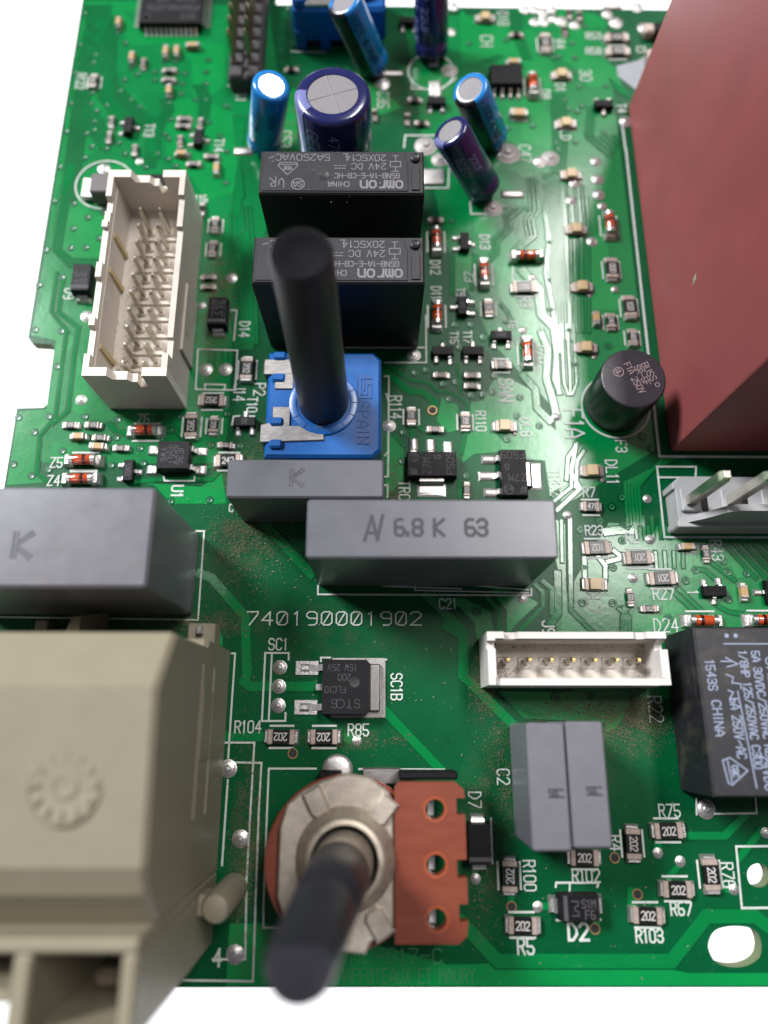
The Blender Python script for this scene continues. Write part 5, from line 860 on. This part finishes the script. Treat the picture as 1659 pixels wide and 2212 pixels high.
# ================================================================= beige power connector at lower left
def beige():
    t = thing('power_connector', 'big beige blurred connector with cable cells at the lower left corner', 'connector', (0, 0, 0))
    XR, XL = 24.3, -9.0
    prof = [(41.8, .2), (41.8, 11.5), (41.0, 12.0), (40.9, 23.9), (36.0, 28.0), (22.2, 26.9), (20.0, 25.6), (17.6, 22.8), (17.3, 22.4), (17.3, .2)]
    part('housing', M().loft([[(XL, y, z) for y, z in prof], [(XR-.45, y, z) for y, z in prof], [(XR, y*.985+.4, z-.35 if z > 1 else z) for y, z in prof]]), BEIGE, t)
    # open cable cells along the front
    zt = 26.8
    part('cell_back_wall', M().box(XL, XR-.02, 16.2, 17.28, .2, zt, .25), BEIGE, t)
    part('cell_floor', M().box(XL, XR-1.3, 10.4, 16.2, 9.0, 9.8, 0), BEIGE, t)
    part('cell_wall', M().box(23.0, XR-.03, 10.0, 16.2, 9.8, zt-.03, .25), BEIGE, t)
    part('cell_wall', M().box(14.75, 16.2, 10.0, 16.2, 9.8, zt-.05, .25), BEIGE, t)
    part('cell_wall', M().box(5.2, 6.6, 12.8, 16.2, 9.8, zt-.05, .25), BEIGE, t)
    part('cell_front_wall', M().box(16.2, 23.0, 10.0, 10.9, 9.8, zt-.9, .2), BEIGE, t)
    part('cell_front_wall', M().box(XL, 14.75, 12.9, 13.7, 9.8, zt-.25, .2), BEIGE, t)
    part('front_lower_wall', M().box(XL, XR-.05, 10.05, 17.25, .2, 9.8, .2), BEIGE, t)
    part('cable_clip', M().box(17.9, 21.7, 11.3, 12.8, 9.4, 18.5, .5), BEIGEM, t)
    part('cable_clip', M().box(9.6, 13.4, 14.2, 15.4, 9.4, 17.5, .4), BEIGEM, t)
    # moulded date disc on top: ring, raised rim, radial petals
    cx, cy, zz = 17.3, 28.3, 27.36
    part('date_disc', M().lathe([(3.1, zz-.15), (3.05, zz+.12), (2.85, zz+.16), (2.7, zz+.0), (1.2, zz-.02), (1.1, zz+.14), (.8, zz+.15), (.7, zz+.02), (.01, zz+.02)], cx, cy, 48, False, False), BEIGE, t, 30)
    for k in range(12):
        q = Matrix.Translation((cx, cy, zz)) @ Matrix.Rotation(rad(30*k), 4, 'Z')
        part('date_petal', M().loft([[(1.9, -.25, -.05), (2.75, -.45, -.05), (2.75, .45, -.05), (1.9, .25, -.05)], [(2.0, -.12, .22), (2.6, -.25, .28), (2.6, .25, .28), (2.0, .12, .22)]]).xf(q), BEIGE, t)
    part('latch_peg', M().lathe([(1.55, .3), (1.5, 9.0), (1.2, 9.8), (.5, 10.0)], 26.3, 15.6, 28), BEIGE, t, 40)
    part('latch_bridge', M().box(XR-.05, 26.2, 14.6, 16.6, 5.5, 8.8, .2), BEIGE, t)
    part('rear_tab', M().box(19.6, 22.9, 41.75, 44.6, .2, 3.0, .2), BEIGE, t)
    part('rear_tab', M().box(1.0, 2.6, 41.75, 45.1, .2, 2.2, .2), BEIGE, t)
    part('rear_pin', M().box(20.9, 21.6, 43.2, 44.2, 2.9, 4.0, .1), LEADM, t)
    part('rear_hook', M().loft([[(7.2, 41.7, .3), (9.4, 41.7, .3), (9.0, 46.4, .3), (7.8, 46.4, .3)], [(7.4, 41.7, 9.0), (9.2, 41.7, 9.0), (8.9, 44.6, 8.0), (7.9, 44.6, 8.0)]]), BEIGE, t)
    for z in (8.0, 13.0):
        part('side_rib', M().box(XR-.03, XR+.14, 24.0, 39.0, z, z+.35, .05), BEIGE, t)
    part('side_panel', M().box(XR-.03, XR+.1, 29.5, 36.5, 3.0, 12.4, .05), BEIGE, t)
beige()

# ================================================================= maroon transformer
def transformer():
    t = thing('transformer', 'tall maroon plastic transformer block filling the upper right', 'transformer', (81.0, 67.8, 0))
    w, l, H = 34, 58.2, 40
    part('case', M().prism([(.5, 0), (w, 0), (w, l), (.9, l), (.25, l-.25), (0, l-.9), (0, .5), (.15, .15)], .25, H, .8), REDBOX, t, 30)
    part('base_rim', M().box(.3, w-.3, .3, l-.3, .05, .3, 0), REDBOX, t)
    part('chipped_spot', M().loft([[(-.02, 17.0, 12.2), (-.02, 17.9, 12.6), (-.02, 18.1, 13.6), (-.02, 17.3, 13.3)], [(-.10, 17.3, 12.6), (-.10, 17.7, 12.8), (-.10, 17.8, 13.2), (-.10, 17.4, 13.1)]]), PALEDUST, t)
transformer()
t = thing('grey_connector_block', 'slice of grey plastic block behind the maroon transformer at the top', 'connector', (90.0, 139.0, 0))
part('body', M().box(0, 12, 0, 6.0, .2, 11, .3), mat('slate_plastic', A(96, 94, 108), .5, var=.1), t)
part('pin', M().box(-1.2, .2, 1.5, 2.3, .1, 3.0, .1), GOLD, t)
part('pin', M().box(-1.4, .2, -3.5, -2.7, .1, 2.2, .1), GOLD, t)
for yy, lb in ((134.6, 'lower of two pale blocks with brown ends beside the maroon transformer'), (139.9, 'upper of two pale blocks with brown ends beside the maroon transformer')):
    t = thing('pale_terminal_block', lb, 'component', (87.2, yy, 0), 0, 'pale blocks beside the transformer')
    part('body', M().box(-1.0, 1.6, -.9, .9, .15, 1.6, .15), EPOX, t)
    lp = part('terminal', M().box(-2.6, -.9, -1.0, 1.0, .1, 1.5, .3), TERM, t)
    part('clip', M().box(1.5, 3.4, .0, 1.0, .1, 2.4, .2), TERM, t)

# ================================================================= round fuse
def fuse():
    t = thing('round_fuse', 'round black fuse can with pale printed top beside the maroon transformer', 'fuse', (74.1, 74.5, 0))
    part('can', M().lathe([(4.05, .4), (4.1, .6), (4.1, 7.7), (4.02, 7.92)], 0, 0, 56, True, False), FUSES, t, 35)
    part('top', M().lathe([(4.02, 7.92), (3.85, 8.0), (.01, 8.0)], 0, 0, 56, False, False), FUSE, t, 20)
    part('foot', M().lathe([(3.4, .02), (3.4, .5)], 0, 0, 30), EPOXD, t)
    G = [strokes('BUSS', .9, .7, .4, 0, 2.2), ring(.28, 14, 2.0, 2.25), strokes('SR-5F', .8, .7, .4, .1, 1.15), strokes('F1A', .8, .7, .4, -1.4, .2), strokes('250V', .8, .7, .4, 1.1, .05), ring(.62, 20, -1.5, -1.3) + strokes('UL', .55, .7, .3, -1.5, -1.3)]
    print_lines(t, 'print', [turn(g_, -66) for g_ in G], .095, 8.012, FPRINT)
fuse()

# ================================================================= black relay at the right edge
def edge_relay():
    t = thing('printed_relay', 'dusty black relay densely printed with ratings, cut by the right edge', 'relay', (77.35, 25.8, 0))
    w, l, H = 14.0, 17.65, 8.85
    part('case', M().prism([(.05, 0), (w, 0), (w, l), (.05, l), (0, l-.05), (0, .05)], .3, H, .16), RELAY2, t)
    part('base', M().box(.2, w-.2, .2, l-.2, .05, .5, 0), EPOXD, t)
    part('side_window', M().box(-.06, .02, l-7.5, l-2.5, 2.0, 7.6, .02), RELAY2, t)
    z = H + .012; d = lambda s, h, x, y, asp=.7: turn(strokes(s, h, asp, .42), -90, x, y)
    G = [d('1543S', .95, 1.35, 12.4, .68), d('CHINA', .95, 1.5, 7.9, .8), d('5A 250V~AC', .95, 3.5, 6.9, .62), d('1/8HP 125/250VAC C300', .85, 5.1, 8.9, .66), d('5A 30VDC/250VAC RES', .85, 6.5, 9.2, .68), d('JN24SG 1H', 1.3, 8.2, 9.9, .75), d('24VDC', .95, 6.0, 2.4, .7)]
    G += [[[(3.2, 15.8), (12, 15.8)]], [[(4.0, 10.7), (4.6, .9)]], [[(3.2, 14.3), (4.4, 13.6), (3.2, 13.3)], [(2.6, 13.9), (3.9, 13.9)]], [[(3.0, 12.5), (3.7, 12.2), (3.5, 11.6), (4.4, 11.5), (4.4, 11.0)]], [[(3.0, 10.8), (3.5, 10.6), (3.0, 9.9), (3.6, 9.8)]]]
    G += [[[(1.4, 3.6), (1.7, 1.4), (2.1, 1.2), (3.9, 2.6), (2.2, 3.9), (1.4, 3.6)], [(1.9, 3.6), (2.1, 1.5)]] + turn(strokes('CQC', .6, .6), -90, 2.6, 2.55)]
    print_lines(t, 'print', G, .14, z, RPRINT2)
    for xx in (3.6, 4.6): part('print_dot', M().loft([[(x, y, z) for x, y in circle(xx, 16.7, .24, 14)]], False, True), RPRINT2, t)
edge_relay()

# ================================================================= electrolytic capacitors
def electrolytic(label, base, top, r, sleeve, stripe=None, sdir=-90, sw=.5, texts=(), cross=False, can=None):
    b0 = Vector(base); ax = Vector(top) - b0; L = ax.length
    q = ax.to_track_quat('Z', 'Y').to_matrix().to_4x4()
    t = thing('electrolytic_capacitor', label, 'capacitor', (b0.x, b0.y, 0), 0)
    T = Matrix.Translation((0, 0, b0.z)) @ q
    part('sleeve', M().lathe([(r*.82, 0), (r*.97, .2), (r, .5), (r, 1.5), (r*.95, 1.8), (r*.95, 2.1), (r, 2.4), (r, L-.55), (r*.96, L-.2), (r*.86, L), (r*.68, L+.02), (r*.66, L-.06)], 0, 0, 40, True, False).xf(T), sleeve, t, 40)
    part('can_top', M().lathe([(r*.68, L-.08), (.01, L-.05)], 0, 0, 40, False, False).xf(T), can or ALU, t, 30)
    if cross:
        c = M()
        for k, an in enumerate((12, 100)):
            c.track([(-r*.64*math.cos(rad(an)), -r*.64*math.sin(rad(an))), (r*.64*math.cos(rad(an)), r*.64*math.sin(rad(an)))], .09, .05+.004*k, .08)
        part('vent_score', c.xf(Matrix.Translation((0, 0, L-.06))).xf(T), ALU, t)
    iq = q.to_3x3().inverted()
    dv = iq @ Vector((math.cos(rad(sdir)), math.sin(rad(sdir)), 0)); sdir = math.degrees(math.atan2(dv.y, dv.x))
    def cyl(u, v, dr):       # u: arc length from the direction sdir, v: height
        an = rad(sdir) + u/(r+dr); return ((r+dr)*math.cos(an), (r+dr)*math.sin(an), v)
    if stripe:
        n = 10; rows = []
        for v, rr in ((.3, r*.98+.02), (.5, r+.02), (2.4, r+.02), (L-.55, r+.02), (L-.2, r*.96+.02), (L+.03, r*.86+.01), (L+.04, r*.69)):
            rows.append([(rr*math.cos(rad(sdir)+sw*(i/n*2-1)), rr*math.sin(rad(sdir)+sw*(i/n*2-1)), v) for i in range(n+1)])
        part('polarity_stripe', M().loft(rows, False, False, closed=False).xf(T), stripe, t, 40)
    for s, h, u, v, w, mt in texts:
        m = M()
        for k, l in enumerate(turn(strokes(s, h, .75, .45), -90, u, v)):
            l2 = []
            for a, b_ in zip(l, l[1:]):
                l2 += [(a[0]+(b_[0]-a[0])*i/3, a[1]+(b_[1]-a[1])*i/3) for i in range(3)]
            l2.append(l[-1])
            m.ribbon(l2, w, lambda x, y, k=k: cyl(x, y, .035+.002*(k % 5)))
        part('sleeve_print', m.xf(T), mt, t)
    for s in (-1, 1):
        lp = part('lead', M().lathe([(.25, -b0.z+.05), (.25, .2)], s*1.0, 0, 10).xf(Matrix.Translation((0, 0, b0.z))), LEADM, t)
    return t
e = CAPS
electrolytic('light blue capacitor leaning with a broad black stripe, at the top edge', e['a'][0], e['a'][1], 2.6, CAPB, CAPBK, -130, .75, [('100V 4.7UF', 1.1, 3.0, 6.5, .14, CPRINTD), ('-', 1.4, -.0, 9.2, .25, CAPB), ('-', 1.4, 0, 2.6, .25, CAPB)])
electrolytic('dark violet capacitor standing at the top edge between chips', e['b'][0], e['b'][1], 2.6, CAPV, None, -60, .5, [('PCT 22UF', 1.1, -4.6, 5.5, .13, CPRINT), ('V 22UF', 1.1, -2.6, 6.0, .13, CPRINT)])
electrolytic('light blue capacitor with a gleaming bare metal top', e['c'][0], e['c'][1], 2.6, CAPB, None, -90, .5, [('A3144', 1.0, -1.4, 6.6, .14, CPRINTD), ('100V', 1.0, .5, 7.6, .14, CPRINTD)], can=ALU_B)
electrolytic('light blue capacitor with black stripe, behind a leaning violet one', e['e'][0], e['e'][1], 2.55, CAPB, CAPBK, -118, .72, [('100V 4.7UF', 1.0, 3.0, 6.0, .14, CPRINTD), ('-', 1.4, 0, 9.4, .25, CAPB)])
electrolytic('small violet capacitor leaning forward beside the rear relay', e['f'][0], e['f'][1], 2.6, CAPV, CAPVL, -150, .5, [('AGED YA', 1.1, 2.4, 5.8, .12, CPRINT), ('22UF', .9, 4.2, 6.5, .12, CPRINT)])
electrolytic('big violet capacitor with cross-scored metal top behind the rear relay', (36.35, 110.2, .3), (36.3, 110.6, 16.0), 4.95, CAPV, CAPVL, 195, .42, [('GEO.Y', 1.7, 3.6, 10.6, .24, CPRINT), ('470UF 35V', 1.3, 6.6, 9.0, .16, CPRINT)], True)

# ================================================================= big many-legged chip, pin header, blurred blue dial at the back
def lqfp():
    t = thing('microcontroller_chip', 'large square black chip with many silver legs at the top left', 'chip', (8.7, 145.2, 0))
    part('body', M().taper(-5, 5, -5, 5, .15, .85, 1.55, .1), EPOX, t)
    for i in range(11):
        px = -4 + .8*i
        for rot in (0, 90, -90):
            part('lead', lambda: gull(M(), px, -1, 4.95, 6.1, .8, .38), LEADM, t, None, ('qfp', i)).rotation_euler = (0, 0, rad(rot))
    part('pin_one_dot', M().lathe([(.55, 1.54), (.53, 1.57), (.4, 1.55), (.01, 1.55)], -3.8, -3.7, 20, False, False), EPOXD, t)
    print_lines(t, 'marking', [turn(strokes('ST7', .9, .8), 180, 2.9, -3.5), turn(strokes('P32240J2T6', 1.0, .78, .4), 180, .3, -1.7), turn(strokes('GHWK 195', 1.0, .8, .4), 180, .7, .2)], .12, 1.57, LASER, .0015)
lqfp()
def header():
    t = thing('pin_header', 'black two-row pin header with long upright gold pins at the top', 'pin header', (19.0, 127.8, 0))
    part('block', M().box(0, 5.1, 0, 20.4, .15, 2.6, .25), HDR, t)
    for i in range(8):
        for xx in (1.25, 3.75):
            part('socket_block', lambda: M().box(-1.15, 1.15, -1.15, 1.15, 2.5, 2.95, .3), HDR, t, None, 'hd_b', loc=(xx, 1.3+2.54*i, 0))
    for i in range(7):
        for xx in (.95, 3.4):
            part('pin', lambda: M().loft([[(r*math.cos(rad(45+90*k)), r*math.sin(rad(45+90*k)), z) for k in range(4)] for r, z in ((.4, 2.0), (.4, 7.8), (.22, 8.3))]), HDRPIN, t, None, 'hd_p', loc=(xx, 3.0+2.54*i, 0))
header()
def back_dial():
    t = thing('trimmer_block', 'blurred blue trimmer block with grey metal top at the top edge', 'trimmer', (36.0, 137.0, 0))
    part('body', M().box(-7.2, 7.2, 0, 9, 1.4, 6.6, .5), BLUE, t)
    part('leg_frame', M().box(-7.0, -5.4, -.4, .3, .1, 3.0, .1), BLUE, t)
    part('leg_frame', M().box(-3.2, -1.6, -.3, .3, .1, 2.2, .1), BLUE, t)
    part('underside', M().box(-6.8, 6.8, .3, 9, .1, 1.4, 0), EPOXD, t)
    part('contact_strip', M().box(-5.2, 1.4, .4, 3.0, 6.55, 6.9, .08), STEEL, t)
    part('rivet_stud', M().lathe([(1.15, 6.5), (1.15, 7.4), (.9, 7.7), (.01, 7.75)], -6.0, 1.2, 22, False, False), BLUE, t, 40)
    part('side_pin', M().box(-7.9, -7.5, 0, .5, .1, 6.4, .05), STEEL, t)
    part('dial_plate', M().lathe([(3.2, 6.5), (3.2, 7.2), (2.9, 7.4), (.01, 7.4)], 3.6, 4.5, 30, False, False), BLUE, t, 40)
back_dial()
# inductor-like block and another black part behind the tall white connector
t = thing('surface_mount_block', 'dark block with wide silver end inside the printed ring', 'component', (2.0, 108.2, 0))
part('body', M().box(-1.6, 4.2, -1.7, 1.7, .2, 3.0, .2), DARKBLK, t)
part('end_plate', M().box(-3.7, -1.6, -.9, 2.6, .1, 1.0, .15), TIN, t)
t = thing('surface_mount_block', 'black block showing through the notch at the back of the white connector', 'component', (10.0, 109.2, 0))
part('body', M().box(-2.0, 1.8, -1.6, .9, .2, 2.6, .15), EPOX, t)
lp = part('terminal', M().box(-1.0, 1.0, .9, 1.6, .1, 1.4, .1), LEADM, t)

# ================================================================= dust
def dust(name, zones, n, material, label):
    m = M()
    for _ in range(n):
        (cx, cy, sx, sy, z), = random.choices([q[:5] for q in zones], [q[5] for q in zones])
        x = random.gauss(cx, sx); y = random.gauss(cy, sy)
        if x < -6 or y < 6.5: continue
        s = random.choice((.02, .026, .03, .036, .046, .07)); a = random.uniform(0, 6.28); e_ = random.uniform(1, 3.4)
        c, d = math.cos(a)*s, math.sin(a)*s; b = len(m.v); zz = z + random.uniform(0, .06)
        m.v += [(x - c*e_, y - d*e_, zz), (x - d*.6, y + c*.6, zz + s*.3), (x + c*e_, y + d*e_, zz + s*random.uniform(.2, .9)), (x + d*.6, y - c*.6, zz + s*.2)]
        m.f += [(b, b+1, b+2), (b, b+2, b+3)]
    o = part(name, m, material, None, kind='stuff')
    o['label'] = label
def dust_film(zones):
    m = bpy.data.materials.new('dust_film'); m.use_nodes = True; nt = m.node_tree; N = nt.nodes; L = nt.links
    p = N['Principled BSDF']; p.inputs['Base Color'].default_value = (*A(128, 116, 92), 1); p.inputs['Roughness'].default_value = 1; p.inputs['Specular IOR Level'].default_value = .05
    at = N.new('ShaderNodeAttribute'); at.attribute_name = 'thickness'
    tc = N.new('ShaderNodeTexCoord'); facs = []
    for sc_, lo, hi in ((.55, .38, .72), (4.5, .40, .62)):
        n = N.new('ShaderNodeTexNoise'); n.inputs['Scale'].default_value = sc_; n.inputs['Detail'].default_value = 6
        r_ = N.new('ShaderNodeMapRange'); r_.inputs['From Min'].default_value = lo; r_.inputs['From Max'].default_value = hi
        L.new(tc.outputs['Object'], n.inputs['Vector']); L.new(n.outputs[0], r_.inputs[0]); facs.append(r_.outputs[0])
    a = N.new('ShaderNodeMath'); a.operation = 'MULTIPLY'; L.new(facs[0], a.inputs[0]); L.new(facs[1], a.inputs[1])
    b = N.new('ShaderNodeMath'); b.operation = 'MULTIPLY'; L.new(a.outputs[0], b.inputs[0]); L.new(at.outputs['Fac'], b.inputs[1])
    L.new(b.outputs[0], p.inputs['Alpha'])
    v, f, t_ = [], [], []
    for k, (cx, cy, sx, sy, th) in enumerate(zones):
        o = len(v); z = .185 + .004*k; v.append((cx, cy, z)); t_.append(th)
        for rr, q in ((.5, .8), (1, 0)):
            for i_ in range(20):
                an = 2*math.pi*i_/20
                v.append((max(-6.4, cx + sx*rr*math.cos(an)), max(6, cy + sy*rr*math.sin(an)), z)); t_.append(th*q)
        for i_ in range(20):
            j_ = (i_ + 1) % 20
            f.append((o, o+1+i_, o+1+j_)); f.append((o+1+i_, o+21+i_, o+21+j_, o+1+j_))
    me = bpy.data.meshes.new('dust_film'); me.from_pydata(v, [], f)
    ca = me.attributes.new('thickness', 'FLOAT', 'POINT'); ca.data.foreach_set('value', t_)
    me.materials.append(m)
    o = bpy.data.objects.new('dust_film', me); COL.objects.link(o); o['kind'] = 'stuff'; o['label'] = 'thin film of grey brown dust settled on the board between parts'
dust_film([(19.5, 88, 3.5, 13, .8), (25, 55, 6, 5, .75), (68, 35, 9, 4, .9), (73, 33, 4, 5, .8), (67, 29, 4, 7, .55), (27.5, 19, 2.4, 13, .8), (54, 20, 3, 12, .5), (22, 45, 8, 2, .7), (8, 45, 9, 1.6, .6), (55, 38, 2.4, 7, .6), (24, 66, 6, 5, .5), (44.5, 60, 1.6, 8, .6), (27, 72, 2.0, 12, .5), (30, 119, 6, 12, .6), (45, 128, 12, 8, .5), (39, 31.5, 8, 1.6, .5), (57, 27, 3, 9, .55), (37, 44, 16, 8, .22), (20, 30, 5, 10, .3)])
Z = .14
dust('brown_dust', [(19.0, 86, .8, 8, Z, 5), (19.5, 92, 1.3, 3, Z, 4), (26, 56.5, 2.6, 1.6, Z, 4), (24, 52, 3, 3, Z, 4), (68, 35.2, 3.4, 1.4, Z, 6), (73, 34, 2.2, 1.6, Z, 5), (66.5, 31, 2.5, 3, Z, 2), (27.5, 18, 1.1, 5, Z, 4), (54, 18, 1.0, 4, Z, 2), (23.5, 66, 3, 2, Z, 2), (44.3, 60.5, .5, 3, Z, 3), (46.3, 59, .5, 2, Z, 2), (55, 38, .8, 2.6, Z, 3),
    (20, 44.8, 3, .6, Z, 3), (10, 45, 6, .5, Z, 2), (8.6, 88, .8, 7, 3.1, 4), (8.5, 77, 1, 1.5, 3.1, 1.5), (64.5, 42, 6, .3, 2.3, 1.2), (57, 39, 1, 1.2, 2.3, 1), (73.3, 40, .5, 1.5, 2.3, 1), (26, 29, 1.5, 6, Z, 1.2), (33, 120, 4, 6, Z, 2), (39, 31, 4, .5, Z, .8), (57, 28, 1.2, 4, Z, 1.2), (28.5, 70, .6, 5, Z, 1.5)], 20000, DUSTM, 'brown dust lying in drifts around connectors and parts')
dust('pale_dust', [(20, 60, 15, 10, Z, 4), (45, 35, 18, 10, Z, 3), (60, 12, 14, 4, Z, 1), (35, 90, 25, 25, Z, 2), (0, 80, 3, 10, Z, 1), (33, 56, 6, 4, Z, 2), (37, 98, 6, 2, 15.45, .4)], 1600, PALEDUST, 'pale dust flecks scattered over the board')
